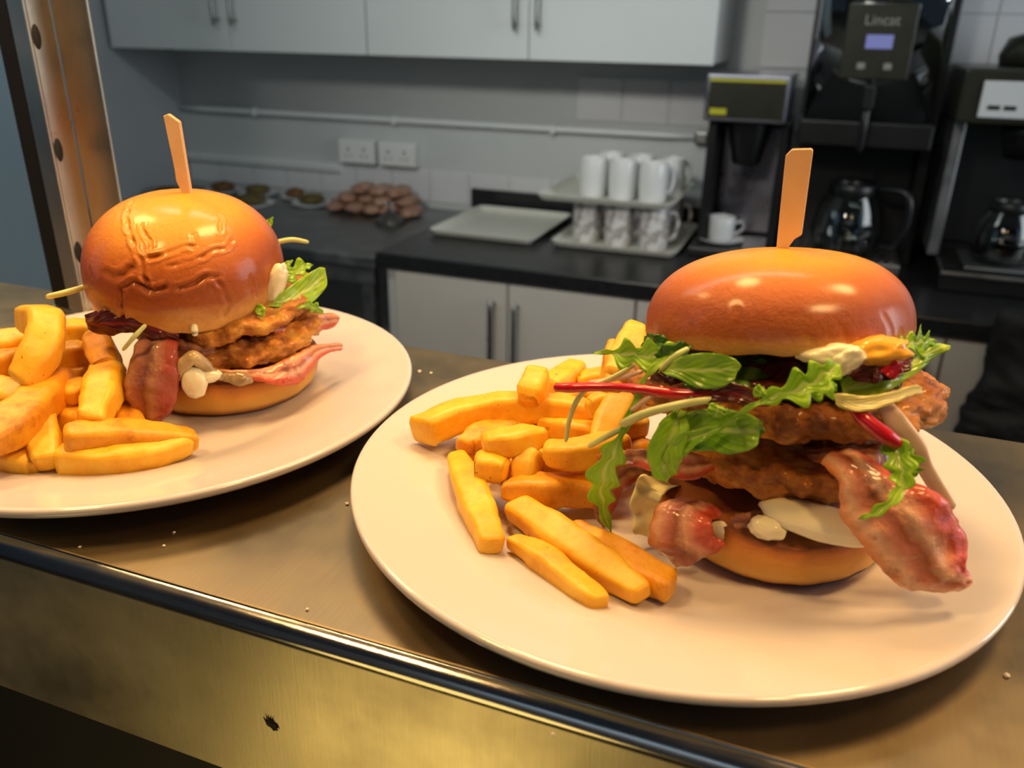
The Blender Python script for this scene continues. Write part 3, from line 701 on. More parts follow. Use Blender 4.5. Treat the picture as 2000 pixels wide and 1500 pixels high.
# arugula at upper left with stem tip
leaf('mizuna_leaf', [BP('R', *p) for p in ((1157, 689, -.030), (1190, 688, -.034), (1225, 692, -.038), (1265, 695, -.042), (1300, 690, -.043), (1330, 676, -.040))], [.0006, .0010, .0045, .0050, .0040, .001], M['mizuna'], BR, ser=.45, cnt=4, seed=11, vee=.15)
leaf('mizuna_leaf', [BP('R', *p) for p in ((1260, 715, -.040), (1290, 705, -.043), (1320, 688, -.043), (1350, 676, -.040))], [.001, .004, .004, .001], M['deep_leaf'], BR, ser=.3, cnt=3, seed=13)
leaf('salad_leaf', [BP('R', *p) for p in ((1258, 668, -.025), (1268, 672, -.030), (1290, 672, -.034), (1310, 676, -.034))], [.002, .004, .0035, .001], M['deep_leaf'], BR, seed=14, n=20)
# frilly leaf hanging at left
leaf('mizuna_leaf', [BP('R', *p) for p in ((1300, 700, -.044), (1262, 735, -.048), (1240, 785, -.050), (1213, 850, -.052), (1190, 900, -.052), (1175, 950, -.051), (1178, 990, -.049), (1195, 1045, -.047))], [.0012, .0012, .0014, .0018, .0055, .0065, .0030, .0003], M['mizuna'], BR, n=80, ser=.45, cnt=7, seed=15, vee=.15)
# red stem and pale stems
tube('red_stem', [BP('R', *p) for p in ((1083, 757, -.046), (1120, 757, -.047), (1190, 756, -.048), (1250, 760, -.050), (1330, 770, -.051), (1420, 768, -.052), (1500, 782, -.048))], [.0018, .0019, .0017, .0017, .0022, .0022, .0012], M['red_stem'], BR, n=60, seg=10, nz=.0002)
leaf('dark_leaf', [BP('R', *p) for p in ((1330, 768, -.0515), (1370, 770, -.053), (1420, 766, -.054), (1470, 776, -.053), (1530, 790, -.048))], [.0008, .0030, .0034, .0028, .0005], M['dark_leaf'], BR, seed=16, vee=.2)
tube('leaf_stem', [BP('R', *p) for p in ((1213, 829, -.053), (1260, 808, -.056), (1320, 792, -.057), (1380, 782, -.055), (1450, 778, -.050))], [.0016, .0016, .0015, .0013, .0008], M['stem'], BR, n=40, seg=10)
tube('leaf_stem', [BP('R', *p) for p in ((1150, 872, -.048), (1180, 855, -.050), (1215, 836, -.0505), (1245, 815, -.050))], [.0011, .0012, .0012, .0010], M['stem'], BR, n=24, seg=8)
tube('leaf_stem', [BP('R', *p) for p in ((1105, 862, -.040), (1112, 820, -.042), (1128, 780, -.044), (1150, 758, -.044), (1200, 735, -.042), (1240, 712, -.040))], [.0009, .0010, .0011, .0010, .0009, .0008], M['stem'], BR, n=40, seg=8)
tube('leaf_stem', [BP('R', *p) for p in ((1150, 748, -.040), (1200, 740, -.041), (1255, 726, -.041))], [.0009, .0010, .0009], M['stem_pale'], BR, n=24, seg=8)
tube('leaf_stem', [BP('R', *p) for p in ((1232, 802, -.051), (1262, 780, -.051), (1295, 755, -.050))], [.0009, .0009, .0007], M['stem_pale'], BR, n=20, seg=8)
tube('leaf_stem', [BP('R', *p) for p in ((1290, 722, -.046), (1320, 695, -.049), (1345, 680, -.047))], [.0011, .0011, .0009], M['stem'], BR, n=20, seg=8)
# right-hand salad
sheet('lettuce_leaf', [BP('R', *p) for p in ((1640, 745, -.035), (1700, 715, -.030), (1750, 700, -.022), (1790, 682, -.014), (1830, 670, -.010), (1852, 674, -.008))],
      [BP('R', *p) for p in ((1650, 790, -.040), (1715, 772, -.038), (1760, 748, -.030), (1800, 722, -.020), (1835, 692, -.011), (1853, 682, -.008))], M['lime_leaf'], BR, n=40, m=14, th=.0007, bulge=.16, ripple=.001, rfreq=3, rough=.0005, seed=21)
leaf('salad_leaf', [BP('R', *p) for p in ((1740, 690, -.030), (1770, 672, -.022), (1800, 668, -.015), (1828, 668, -.010))], [.001, .0030, .0035, .0008], M['mizuna'], BR, ser=.6, cnt=6, seed=22)
tube('leaf_stem', [BP('R', *p) for p in ((1770, 668, -.015), (1800, 665, -.012), (1822, 665, -.010))], [.0008, .0009, .0007], M['stem'], BR, n=14, seg=8)
leaf('dark_leaf', [BP('R', *p) for p in ((1660, 735, -.038), (1690, 715, -.040), (1725, 708, -.038), (1760, 705, -.030), (1785, 702, -.024))], [.002, .0065, .0060, .0040, .0005], M['dark_leaf'], BR, seed=23, ripple=.001)
leaf('dark_leaf', [BP('R', *p) for p in ((1720, 705, -.038), (1735, 715, -.040), (1748, 724, -.040), (1758, 732, -.038))], [.001, .003, .003, .0010], M['red_stem'], BR, seed=24, n=18)
sheet('pale_leaf', [BP('R', *p) for p in ((1622, 768, -.046), (1650, 770, -.050), (1700, 772, -.048), (1750, 762, -.042), (1788, 752, -.036), (1800, 758, -.034))],
      [BP('R', *p) for p in ((1632, 790, -.048), (1655, 802, -.053), (1700, 802, -.051), (1752, 784, -.044), (1792, 772, -.037), (1803, 770, -.034))], M['pale_leaf'], BR, n=36, m=10, th=.0014, bulge=-.18, edge=.0006, efreq=14, seed=25)
tube('red_stem', [BP('R', *p) for p in ((1660, 792, -.048), (1690, 820, -.050), (1725, 848, -.050), (1757, 869, -.048))], [.0016, .0026, .0028, .0022], M['red_stem'], BR, n=30, seg=10)
tube('onion_stem', [BP('R', *p) for p in ((1725, 790, -.036), (1755, 830, -.036), (1785, 870, -.034), (1805, 910, -.032), (1832, 955, -.030), (1858, 995, -.030))], [.0030, .0036, .0036, .0028, .0027, .0024], M['stem_pale'], BR, n=44, seg=14, flat=.55, up=(0, 1, 0))
leaf('mizuna_leaf', [BP('R', *p) for p in ((1735, 850, -.046), (1755, 890, -.050), (1762, 925, -.053), (1758, 955, -.056), (1735, 985, -.060), (1700, 1005, -.061), (1676, 1014, -.061))], [.003, .0048, .0046, .0024, .0016, .0012, .0004], M['mizuna'], BR, n=60, ser=.4, cnt=6, seed=26, vee=.2)
leaf('mizuna_leaf', [BP('R', *p) for p in ((1765, 870, -.040), (1780, 895, -.042), (1785, 920, -.043), (1790, 930, -.043))], [.001, .0028, .003, .0005], M['mizuna'], BR, ser=.6, cnt=4, seed=27, n=30)

# ------------------------------------------------------------------ rear (left) burger
c, u, d = FRM['L']
BL = empty('chicken_burger', (c.x, c.y, PZ), 'rear burger with wrinkled tilted bun and dark bacon, left plate', 'burger', 'bacon chicken burgers')
heel('L', UVZ('L', .004, .002, PZ+.0008), .0490, .0215, BL, 4)
patty('L', UVZ('L', .010, -.002, .0390), .046, .046, .018, (-.10, .02), BL, 5)
patty('L', UVZ('L', .006, .000, .0560), .049, .047, .017, (-.12, -.04), BL, 6)
CL = UVZ('L', -.0115, -.001, .0660); CLT = (-.03, -.20); CLR, CLH = .0495, .0380
cl1 = [(on_crown('L', pts, CL, CLR, CLH, CLT, .013), dep*1.5, wid*.9) for pts, dep, wid in (
    ([(256, 395), (251, 430), (256, 465), (268, 495), (277, 520), (286, 548), (288, 570)], .0018, .0011), ([(280, 440), (288, 465), (296, 490)], .0010, .0010),
    ([(430, 425), (428, 450), (432, 468)], .0008, .0010), ([(275, 512), (310, 500), (345, 488), (380, 480)], .0013, .0012), ([(385, 505), (410, 496), (440, 482), (460, 470)], .0010, .0011),
    ([(330, 520), (370, 512), (400, 500)], .0008, .0012), ([(238, 560), (262, 552), (290, 566), (312, 566), (326, 560)], .0016, .0014), ([(345, 566), (375, 555), (405, 542), (430, 540)], .0014, .0013),
    ([(205, 532), (232, 540), (250, 530), (262, 522)], .0016, .0018), ([(233, 552), (236, 580), (240, 610), (243, 624)], .0022, .0011), ([(425, 548), (438, 575), (443, 600), (440, 618)], .0010, .0012),
    ([(375, 460), (380, 475), (378, 490)], .0007, .0014), ([(180, 500), (178, 525), (182, 550)], .0008, .0012), ([(490, 540), (497, 560), (498, 585)], .0006, .0012))]
crown('L', 'bun_top', CL, CLR, CLH, CLT, BL, .03, cl1, 2.25, 4, .013)
PN = (FRM['L'][2]*.35+FRM['L'][1]*.94)
pick('L', [(321, 226), (330, 222), (352, 238), (383, 430), (368, 430), (360, 380), (346, 352), (343, 330)], .0, .0035, BL, tuple(FRM['L'][2]*.9+FRM['L'][1]*.3))
sheet('bacon_rasher', [BP('L', *p) for p in ((290, 640, -.030), (262, 680, -.044), (245, 730, -.050), (246, 780, -.053), (258, 815, -.054), (270, 832, -.054))],
      [BP('L', *p) for p in ((350, 640, -.036), (348, 680, -.050), (350, 720, -.055), (346, 770, -.057), (335, 805, -.057), (300, 836, -.056))], M['bacon_dark'], BL, n=60, m=22, th=.0024, bulge=-.12, ripple=.001, rfreq=2, edge=.0008, efreq=18, rough=.001, seed=31)
sheet('bacon_rasher', [BP('L', *p) for p in ((400, 716, -.044), (470, 722, -.050), (520, 716, -.048), (570, 694, -.040), (615, 672, -.028), (667, 670, -.020))],
      [BP('L', *p) for p in ((420, 730, -.046), (490, 742, -.053), (540, 752, -.053), (588, 748, -.046), (625, 700, -.032), (666, 684, -.021))], M['bacon_red'], BL, n=60, m=18, th=.0022, bulge=.14, ripple=.0008, rfreq=2, edge=.0007, efreq=18, rough=.0009, seed=33)
sheet('bacon_rasher', [BP('L', *p) for p in ((520, 640, -.034), (570, 628, -.026), (610, 618, -.018), (645, 610, -.012), (661, 616, -.010))],
      [BP('L', *p) for p in ((540, 655, -.036), (585, 652, -.028), (620, 650, -.020), (648, 640, -.013), (660, 628, -.010))], M['bacon_red'], BL, n=50, m=16, th=.002, bulge=.15, ripple=.0008, rfreq=2, edge=.0007, efreq=18, rough=.0009, seed=34)
sheet('dark_leaf', [BP('L', *p) for p in ((165, 612, -.030), (200, 605, -.036), (250, 610, -.040), (300, 620, -.044), (350, 640, -.044))],
      [BP('L', *p) for p in ((172, 640, -.030), (205, 655, -.036), (250, 650, -.042), (300, 660, -.046), (350, 670, -.046))], M['dark_leaf'], BL, n=50, m=14, th=.0016, bulge=.12, ripple=.0014, rfreq=3, edge=.0012, efreq=14, seed=36)
sheet('bacon_rasher', [BP('L', *p) for p in ((300, 650, -.038), (340, 660, -.042), (380, 668, -.044), (420, 672, -.042))],
      [BP('L', *p) for p in ((300, 720, -.038), (340, 712, -.042), (380, 705, -.044), (420, 700, -.042))], M['bacon_dark'], BL, n=40, m=14, th=.002, bulge=.12, edge=.0008, efreq=18, rough=.001, seed=37)
tube('cooked_onion', [BP('L', *p) for p in ((350, 740, -.050), (358, 715, -.053), (375, 698, -.054), (392, 706, -.053), (410, 724, -.052), (440, 738, -.052))], [.0025, .0034, .0036, .0034, .0028, .002], M['onion'], BL, n=40, seg=12, nz=.0008)
tube('cooked_onion', [BP('L', *p) for p in ((435, 735, -.051), (470, 740, -.053), (495, 742, -.052))], [.0025, .0035, .002], M['onion'], BL, n=24, seg=12, nz=.0010, seed=4)
blob('mayonnaise', BP('L', 380, 748, -.0545), (u*.0062, d*.004, Vector((0, 0, .0080))), M['mayo'], BL, 11, .10)
blob('mayonnaise', BP('L', 400, 735, -.0530), (u*.0080, d*.0035, Vector((0, 0, .0036))), M['mayo'], BL, 12, .14)
blob('mayonnaise', BP('L', 535, 555, -.030), (u*.006, d*.005, Vector((.004, .002, .011))), M['mayo'], BL, 9, .2)
tube('leaf_stem', [BP('L', *p) for p in ((378, 632, -.049), (380, 645, -.051), (381, 656, -.051))], [.0016, .0018, .0014], M['mayo'], BL, n=12, seg=10)
tube('leaf_stem', [BP('L', *p) for p in ((90, 580, -.010), (130, 571, -.010), (180, 556, -.008))], [.0014, .0016, .0014], M['stem'], BL, n=16, seg=10)
tube('leaf_stem', [BP('L', *p) for p in ((240, 684, -.050), (262, 658, -.052), (285, 634, -.050))], [.0010, .0012, .0010], M['stem'], BL, n=16, seg=8)
tube('leaf_stem', [BP('L', *p) for p in ((535, 474, .02), (570, 468, .02), (603, 473, .02))], [.0014, .0014, .0011], M['stem'], BL, n=16, seg=8)
leaf('salad_leaf', [BP('L', *p) for p in ((515, 445, .02), (525, 436, .02), (533, 424, .02))], [.001, .0022, .0004], M['mizuna'], BL, seed=40, n=14)
sheet('spinach_leaf', [BP('L', *p) for p in ((490, 596, -.034), (530, 582, -.032), (565, 560, -.028), (600, 535, -.022), (625, 522, -.018), (634, 524, -.016))],
      [BP('L', *p) for p in ((494, 602, -.035), (540, 600, -.036), (575, 606, -.034), (610, 592, -.028), (636, 560, -.020), (637, 530, -.016))], M['lime_leaf'], BL, n=40, m=16, th=.0006, bulge=-.10, ripple=.0006, rfreq=3, rough=.0005, seed=41)
leaf('mizuna_leaf', [BP('L', *p) for p in ((535, 560, -.024), (560, 540, -.020), (590, 522, -.016), (612, 518, -.014))], [.002, .0050, .0035, .0005], M['mizuna'], BL, ser=.5, cnt=4, seed=42)
leaf('mizuna_leaf', [BP('L', *p) for p in ((558, 535, -.024), (560, 518, -.022), (572, 508, -.021))], [.003, .0018, .0004], M['mizuna'], BL, seed=43, n=16)
leaf('mizuna_leaf', [BP('L', *p) for p in ((592, 590, -.030), (612, 600, -.028), (632, 612, -.026))], [.002, .0030, .0006], M['mizuna'], BL, ser=.5, cnt=3, seed=44, n=20)
leaf('mizuna_leaf', [BP('L', *p) for p in ((498, 600, -.038), (508, 606, -.041), (512, 622, -.042))], [.0015, .0028, .0006], M['mizuna'], BL, seed=45, n=20)
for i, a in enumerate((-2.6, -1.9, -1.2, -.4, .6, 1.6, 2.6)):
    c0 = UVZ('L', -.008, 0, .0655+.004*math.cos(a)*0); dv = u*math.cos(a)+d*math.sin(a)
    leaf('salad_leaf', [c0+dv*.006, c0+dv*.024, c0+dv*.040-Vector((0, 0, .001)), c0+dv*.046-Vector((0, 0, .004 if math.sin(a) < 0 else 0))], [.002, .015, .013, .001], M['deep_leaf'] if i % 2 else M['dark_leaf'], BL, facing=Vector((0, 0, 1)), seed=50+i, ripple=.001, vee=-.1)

# ------------------------------------------------------------------ fries
def fry(pts, w, mat, label, group, seed, flat=.92):
    """square-cut chip: rounded-rectangle section, blunt cut ends, flat faces"""
    rnd = random.Random(seed*13+5); n = 16
    cc = cat([at(x, y, 2, z) for x, y, z in pts], n)
    d0 = (cc[-1]-cc[0]).normalized(); upv = Vector((0, 0, 1)) if abs(d0.z) < .8 else Vector((0, 1, .3))
    tw0, tw1 = rnd.uniform(-.35, .35), rnd.uniform(-.35, .35); as_ = rnd.uniform(.84, 1.0)
    e0, e1 = rnd.uniform(.60, .98), rnd.uniform(.60, .98); sk0, sk1 = rnd.uniform(-.35, .35), rnd.uniform(-.35, .35)
    sec = []
    bv = .50
    for qx, qy, st in ((1, 1, 0), (-1, 1, 1), (-1, -1, 2), (1, -1, 3)):
        for k in range(4): a = (st+k/3)*PI/2; sec.append((qx*(1-bv)+bv*math.cos(a), qy*(1-bv)+bv*math.sin(a)))
    V, F, rings = [], [], []; K = len(sec); sv = Vector((seed*3.1, 1, seed*.7))
    st_ = [(0, .55, -.06), (0, .84, -.01), (0, 1, .10)]+[(i, 1, 0) for i in range(1, n)]+[(n, 1, -.10), (n, .84, .01), (n, .55, .06)]
    for i, sc, sh in st_:
        t = i/n; T = (cc[min(i+1, n)]-cc[max(i-1, 0)]).normalized(); A = T.cross(upv).normalized(); Bv = A.cross(T).normalized()
        tw = tw0*(1-t)+tw1*t; ct, s_t = math.cos(tw), math.sin(tw)
        env = (e0+(1-e0)*min(1, t/.3))*(e1+(1-e1)*min(1, (1-t)/.3))
        hw = w/2*env*sc*(1+.16*noise.noise(cc[i]*60+sv)); hh = hw*as_*(1+.08*noise.noise(cc[i]*75-sv)); row = []
        for (qx, qy) in sec:
            ax_, ay_ = hw*qx, hh*qy
            p = cc[i]+A*(ax_*ct-ay_*s_t)+Bv*(ax_*s_t+ay_*ct)+T*(sh*w)
            if i == 0: p += T*(sk0*ax_)
            if i == n: p += T*(sk1*ax_)
            p += (p-cc[i]).normalized()*w*.055*(noise.noise(p*160+sv)+.6*noise.noise(p*380+sv))
            row.append(len(V)); V.append(p)
        rings.append(row)
    for r_ in range(len(rings)-1):
        for k in range(K): F.append([rings[r_][k], rings[r_][(k+1) % K], rings[r_+1][(k+1) % K], rings[r_+1][k]])
    F.append(rings[0][::-1]); F.append(rings[-1])
    o = link('fry', fix(mesh('fry', V, F)), M[mat], None)
    md = o.modifiers.new('weighted', 'WEIGHTED_NORMAL'); md.weight = 55
    return tag(o, label, 'fry', group)
GR, GL = 'fries on the front plate', 'fries on the rear plate'
HR, HL = 'golden fry buried low in the heap beside the front burger', 'golden fry buried low in the heap beside the rear burger'
RF = [
 ([(822, 843, .024), (900, 812, .027), (1000, 797, .030), (1090, 800, .030), (1170, 818, .028)], .0150, 'fry', 'long curved fry lying along the back left of the front heap'),
 ([(892, 892, .0185), (915, 950, .0172), (940, 1010, .0150), (962, 1066, .0145)], .0130, 'fry', 'browned-end fry at the front heap\'s left, pointing towards the shelf edge'),
 ([(1008, 990, .0150), (1080, 1040, .0145), (1160, 1095, .0140), (1255, 1160, .0140)], .0135, 'fry', 'long thick fry, middle of three pointing at the front bun'),
 ([(1002, 1056, .0125), (1060, 1090, .0122), (1120, 1138, .0125), (1172, 1178, .0130)], .0105, 'fry', 'thin fry nearest the camera, left of three front ones'),
 ([(1115, 1036, .0125), (1180, 1075, .0128), (1250, 1115, .0130), (1312, 1148, .0132)], .0125, 'fry_brown', 'browned spotted fry, right of three touching the front bacon'),
 ([(985, 958, .0190), (1050, 958, .0185), (1120, 956, .0180), (1190, 958, .0175)], .0150, 'fry_brown', 'dark-skinned fry lying level across the front heap'),
 ([(945, 866, .0330), (1000, 862, .0335), (1065, 850, .034)], .0135, 'fry', 'short blunt fry on top of the front heap'),
 ([(1065, 880, .0330), (1110, 888, .0330), (1165, 880, .0330), (1215, 870, .032)], .0135, 'fry', "pale fry on top of front heap, right of the short blunt one"),
 ([(905, 872, .022), (960, 845, .022), (1040, 820, .023)], .0130, 'fry_brown', "browned fry, orange end showing left of the short blunt one in front heap"),
 ([(930, 908, .0255), (960, 912, .0255), (990, 918, .0250)], .0120, 'fry', "stubby fry end tucked under the short blunt one in front heap"),
 ([(1022, 945, .019), (1030, 905, .026), (1042, 880, .030)], .0115, 'fry', "short upright fry behind the dark-skinned level one in front heap"),
 ([(1030, 788, .036), (1042, 758, .041), (1050, 728, .045)], .0125, 'fry', 'upright pointed fry at the back of the front heap'),
 ([(1070, 760, .030), (1100, 740, .032), (1128, 716, .034)], .0140, 'fry', "chunky fry at the back rim right of the upright pointed one"),
 ([(1130, 748, .030), (1165, 742, .031), (1200, 738, .032)], .0130, 'fry', "fry behind the red stem's middle, back of front heap"),
 ([(1205, 745, .050), (1228, 700, .056), (1246, 640, .066)], .0165, 'fry', 'tall upright fry leaning on the front bun'),
 ([(1196, 770, .046), (1200, 725, .052), (1206, 680, .058)], .0120, 'fry_brown', "brown fry sliver beside the tall upright one at front bun"),
 ([(1168, 885, .030), (1190, 830, .036), (1220, 770, .044), (1245, 715, .050)], .0140, 'fry', 'long steep fry standing beside the hanging salad'),
 ([(900, 880, .0170), (980, 870, .0170), (1060, 868, .0165)], .0125, 'fry', HR),
 ([(960, 905, .0165), (1040, 915, .0160), (1110, 920, .0160)], .0125, 'fry_brown', HR),
 ([(1040, 900, .0190), (1100, 905, .0200), (1170, 910, .0190)], .0130, 'fry', HR),
 ([(940, 840, .0190), (1030, 828, .0190), (1110, 830, .0185)], .0125, 'fry', HR),
 ([(1060, 830, .0230), (1130, 845, .0240), (1200, 850, .0250)], .0130, 'fry', HR),
 ([(1090, 790, .0250), (1150, 780, .0260), (1215, 790, .0280)], .0130, 'fry', HR),
 ([(1020, 790, .0190), (1090, 775, .0200), (1160, 772, .0210)], .0130, 'fry', HR),
 ([(1110, 860, .0130), (1170, 880, .0130), (1230, 890, .0130)], .0120, 'fry_brown', HR),
 ([(1150, 800, .0380), (1185, 790, .0400), (1225, 800, .0400)], .0120, 'fry', HR),
 ([(1175, 900, .020), (1230, 885, .021), (1280, 878, .021)], .0125, 'fry_brown', HR),
 ([(1165, 842, .030), (1215, 836, .031), (1262, 828, .031)], .0125, 'fry', HR),
 ([(1180, 800, .034), (1225, 792, .035), (1265, 785, .035)], .0125, 'fry', HR),
]
for i, (p, w, mt, lb) in enumerate(RF): fry(p, w, mt, lb, GR, i)
LF = [
 ([(58, 622, .056), (88, 632, .060), (82, 680, .053), (45, 748, .040)], .0185, 'fry', 'thick hooked fry crowning the rear heap'),
 ([(-40, 690, .036), (10, 675, .038), (60, 658, .040)], .0165, 'fry', "fry at the rear heap's left, just under the hooked one"),
 ([(-40, 725, .034), (10, 712, .034), (50, 700, .034)], .0160, 'fry_brown', "brownish fry below the hooked one at photo's left edge"),
 ([(95, 668, .034), (135, 652, .036), (180, 645, .036)], .0165, 'fry', "pale fry behind the hooked one, against the rear plate's far rim"),
 ([(100, 705, .034), (140, 698, .035), (185, 692, .035)], .0180, 'fry', "stout fry between the hooked one and the brown shaded one"),
 ([(182, 655, .044), (200, 690, .042), (212, 720, .038)], .0150, 'fry_brown', 'shaded brown fry touching the rear burger\'s bacon'),
 ([(212, 715, .036), (204, 760, .034), (178, 828, .028)], .0185, 'fry', 'thick pale fry hanging towards the rear plate\'s rim'),
 ([(118, 775, .0300), (145, 765, .0310), (172, 752, .032)], .0125, 'fry', "small square fry end left of the thick pale hanging one"),
 ([(-40, 875, .030), (20, 835, .031), (70, 790, .032), (125, 735, .033)], .0190, 'fry_brown', 'broad flat browned fry slanting across the rear heap'),
 ([(68, 795, .0270), (80, 845, .0220), (92, 905, .0160)], .0165, 'fry', 'stubby fry standing beneath the broad flat one'),
 ([(-8, 880, .0160), (30, 895, .0150), (78, 908, .0140)], .0170, 'fry', 'short fry end resting at the rear plate\'s left rim'),
 ([(120, 893, .0160), (200, 897, .0155), (290, 885, .0150), (362, 862, .0150)], .0165, 'fry', 'long curved fry at the front of the rear plate'),
 ([(128, 860, .0250), (200, 855, .0230), (290, 858, .0190), (380, 858, .0150)], .0160, 'fry_brown', 'long browned fry just behind the frontmost rear one'),
 ([(100, 815, .0180), (150, 825, .0180), (200, 835, .0180)], .0160, 'fry', HL),
 ([(215, 770, .0200), (240, 810, .0190), (265, 845, .0170)], .0150, 'fry_brown', HL),
 ([(-40, 760, .0280), (0, 770, .0280), (50, 790, .0270)], .0170, 'fry', HL),
 ([(60, 760, .0240), (120, 745, .0250), (180, 735, .0260)], .0165, 'fry', HL),
 ([(30, 720, .0260), (90, 725, .0270), (150, 715, .0280)], .0165, 'fry', HL),
 ([(150, 790, .0180), (190, 800, .0180), (230, 800, .0180)], .0150, 'fry', HL),
 ([(-20, 830, .0190), (40, 850, .0180), (80, 870, .0170)], .0160, 'fry_brown', HL),
 ([(-30, 790, .0150), (40, 800, .0150), (110, 790, .0150)], .0160, 'fry', HL),
]
for i, (p, w, mt, lb) in enumerate(LF): fry(p, w*.93, mt, lb, GL, 40+i)
# ------------------------------------------------------------------ background: trays and mugs
def tray(x0, x1, y0, y1, z, label, mat='tray'):
    """shallow rounded tray with a flared rim"""
    def ringpts(ix, z_, rad=.03, seg=6):
        a0, a1, b0, b1 = x0+ix, x1-ix, y0+ix, y1-ix; r = max(.004, rad-ix); out = []
        for cx, cy_, st in ((a1-r, b1-r, 0), (a0+r, b1-r, 1), (a0+r, b0+r, 2), (a1-r, b0+r, 3)):
            for k in range(seg+1): a = (st+k/seg)*PI/2; out.append(Vector((cx+r*math.cos(a), cy_+r*math.sin(a), z_)))
        return out
    rings = [ringpts(.024, z), ringpts(.012, z+.004), ringpts(.002, z+.017), ringpts(0, z+.019), ringpts(.002, z+.0205), ringpts(.006, z+.019), ringpts(.016, z+.007), ringpts(.026, z+.003)]
    V, F = [], []; k = len(rings[0])
    for r in rings: V += r
    for i in range(len(rings)-1):
        for j in range(k): F.append([i*k+j, i*k+(j+1) % k, (i+1)*k+(j+1) % k, (i+1)*k+j])
    F.append(list(range(k))[::-1]); F.append(list(range((len(rings)-1)*k, len(rings)*k)))
    o = link('serving_tray', fix(mesh('serving_tray', V, F)), M[mat], None, smooth=False)
    return tag(o, label, 'tray', 'cream serving trays')
tray(-1.145, -.80, 2.27, 2.69, -.3995, 'empty cream serving tray lying on the black worktop')
tray(-.755, -.38, 2.29, 2.71, -.3995, 'cream tray on the worktop under the marbled mugs')
tray(-.80, -.40, 2.28, 2.68, -.2650, 'cream tray balanced on the marbled mugs, carrying white mugs')
def marble():
    m, nt, b = nodes('marbled_china'); o = coords(nt); n1 = noisen(nt, o, 9, 8, .65)
    r = ramp(nt, n1, [(.42, (.78, .76, .74)), (.485, (.30, .26, .23)), (.53, (.78, .76, .74)), (.62, (.60, .55, .50))])
    nt.links.new(r.outputs[0], b.inputs['Base Color']); b.inputs['Roughness'].default_value = .2; return m
M['marble'] = marble()
def make_mug(mat, r=.042, h=.128):
    t = empty('mug', (0, 0, 0), 'x', 'mug')
    b = lathe('body', [(0, .004), (r*.80, .004), (r*.88, .008), (r*.95, h*.5), (r*.95, h-.001), (r*.975, h), (r, h-.002), (r, h*.5), (r*.94, .006), (r*.88, 0), (r*.7, 0), (r*.66, .0015), (0, .0015)], mat, t, seg=32)
    hd = tube('handle', [(r*.95, 0, h*.80), (r*1.45, 0, h*.82), (r*1.72, 0, h*.55), (r*1.42, 0, h*.26), (r*.92, 0, h*.22)], [.005, .0055, .005], mat, t, n=18, seg=10, up=(0, 1, 0))
    return t
def copy_tree(o, parent=None):
    cpy = o.copy(); COL.objects.link(cpy); cpy.parent = parent
    for ch in list(o.children): copy_tree(ch, cpy)
    return cpy
pm, pw = make_mug(M['marble']), make_mug(M['white_cup'], .041, .112)
spots_m = [((-.672, 2.40), 'left', 0), ((-.570, 2.385), 'middle', 0), ((-.463, 2.375), 'right', 0), ((-.655, 2.53), 'left', 1), ((-.555, 2.52), 'middle', 1), ((-.450, 2.51), 'right', 1)]
for i, ((x, y), nm, back) in enumerate(spots_m):
    o = pm if i == 0 else copy_tree(pm)
    o.location = (x, y, -.3960); o.rotation_euler = (0, 0, .55)
    tag(o, ('%s marbled mug of the front row between the two trays' if not back else '%s marbled mug of the back row between the two trays') % nm, 'mug', 'marbled mugs between trays')
spots_w = [((-.660, 2.405), 'left', 0), ((-.570, 2.395), 'middle', 0), ((-.478, 2.385), 'right', 0), ((-.640, 2.52), 'left', 1), ((-.545, 2.51), 'middle', 1), ((-.452, 2.50), 'right', 1)]
for i, ((x, y), nm, back) in enumerate(spots_w):
    o = pw if i == 0 else copy_tree(pw)
    o.location = (x, y, -.2615); o.rotation_euler = (0, 0, .8)
    tag(o, ('%s plain white mug of the front row on the raised tray' if not back else '%s plain white mug of the back row on the raised tray') % nm, 'mug', 'white mugs on the raised tray')

# ------------------------------------------------------------------ coffee machines
M['panel'] = plain('dark_control_panel', (.035, .035, .022), .3, var=.3)
M['yellow'] = plain('yellow_print', (.62, .58, .02), .5, var=.1)
M['lilac'] = steel('brushed_lilac_steel', (.46, .45, .52), .3, (40, 40, 2))
m1 = empty('coffee_brewer', (-.25, 2.5, -.40), 'small pour-over coffee brewer with yellow-edged dark panel', 'coffee machine')
box('head', -.357, -.140, 2.38, 2.68, -.030, .090, M['lilac'], m1, .006)
pn = box('control_panel', -.347, -.150, 2.376, 2.3795, -.020, .080, M['panel'], m1, .001)
box('yellow_line', -.346, -.151, 2.3745, 2.3758, .072, .079, M['yellow'], pn, .0003, 1)
box('yellow_badge', -.340, -.296, 2.3745, 2.3758, -.012, .004, M['yellow'], pn, .0003, 1)
box('lamp', -.185, -.172, 2.3735, 2.3758, -.006, .006, M['panel'], pn, .001, 1)
box('column', -.345, -.138, 2.60, 2.70, -.372, -.0305, M['black'], m1, .004)
box('back_panel', -.318, -.150, 2.592, 2.5995, -.365, -.06, M['lilac'], m1, .002)
box('side_rail', -.3445, -.322, 2.42, 2.5995, -.372, -.0305, M['black'], m1, .003)
box('side_rail', -.152, -.130, 2.42, 2.5995, -.372, -.0305, M['black'], m1, .003)
lathe('filter_basket', [(0, -.148), (.035, -.148), (.040, -.140), (.056, -.06), (.060, -.040), (.060, -.031), (0, -.031)], M['black'], m1, (-.238, 2.47, 0), 32)
box('base', -.36, -.125, 2.36, 2.70, -.3995, -.3725, M['black'], m1, .005)
cs = empty('cup_saucer', (-.29, 2.44, -.372), 'white saucer on the small coffee brewer\'s base', 'saucer')
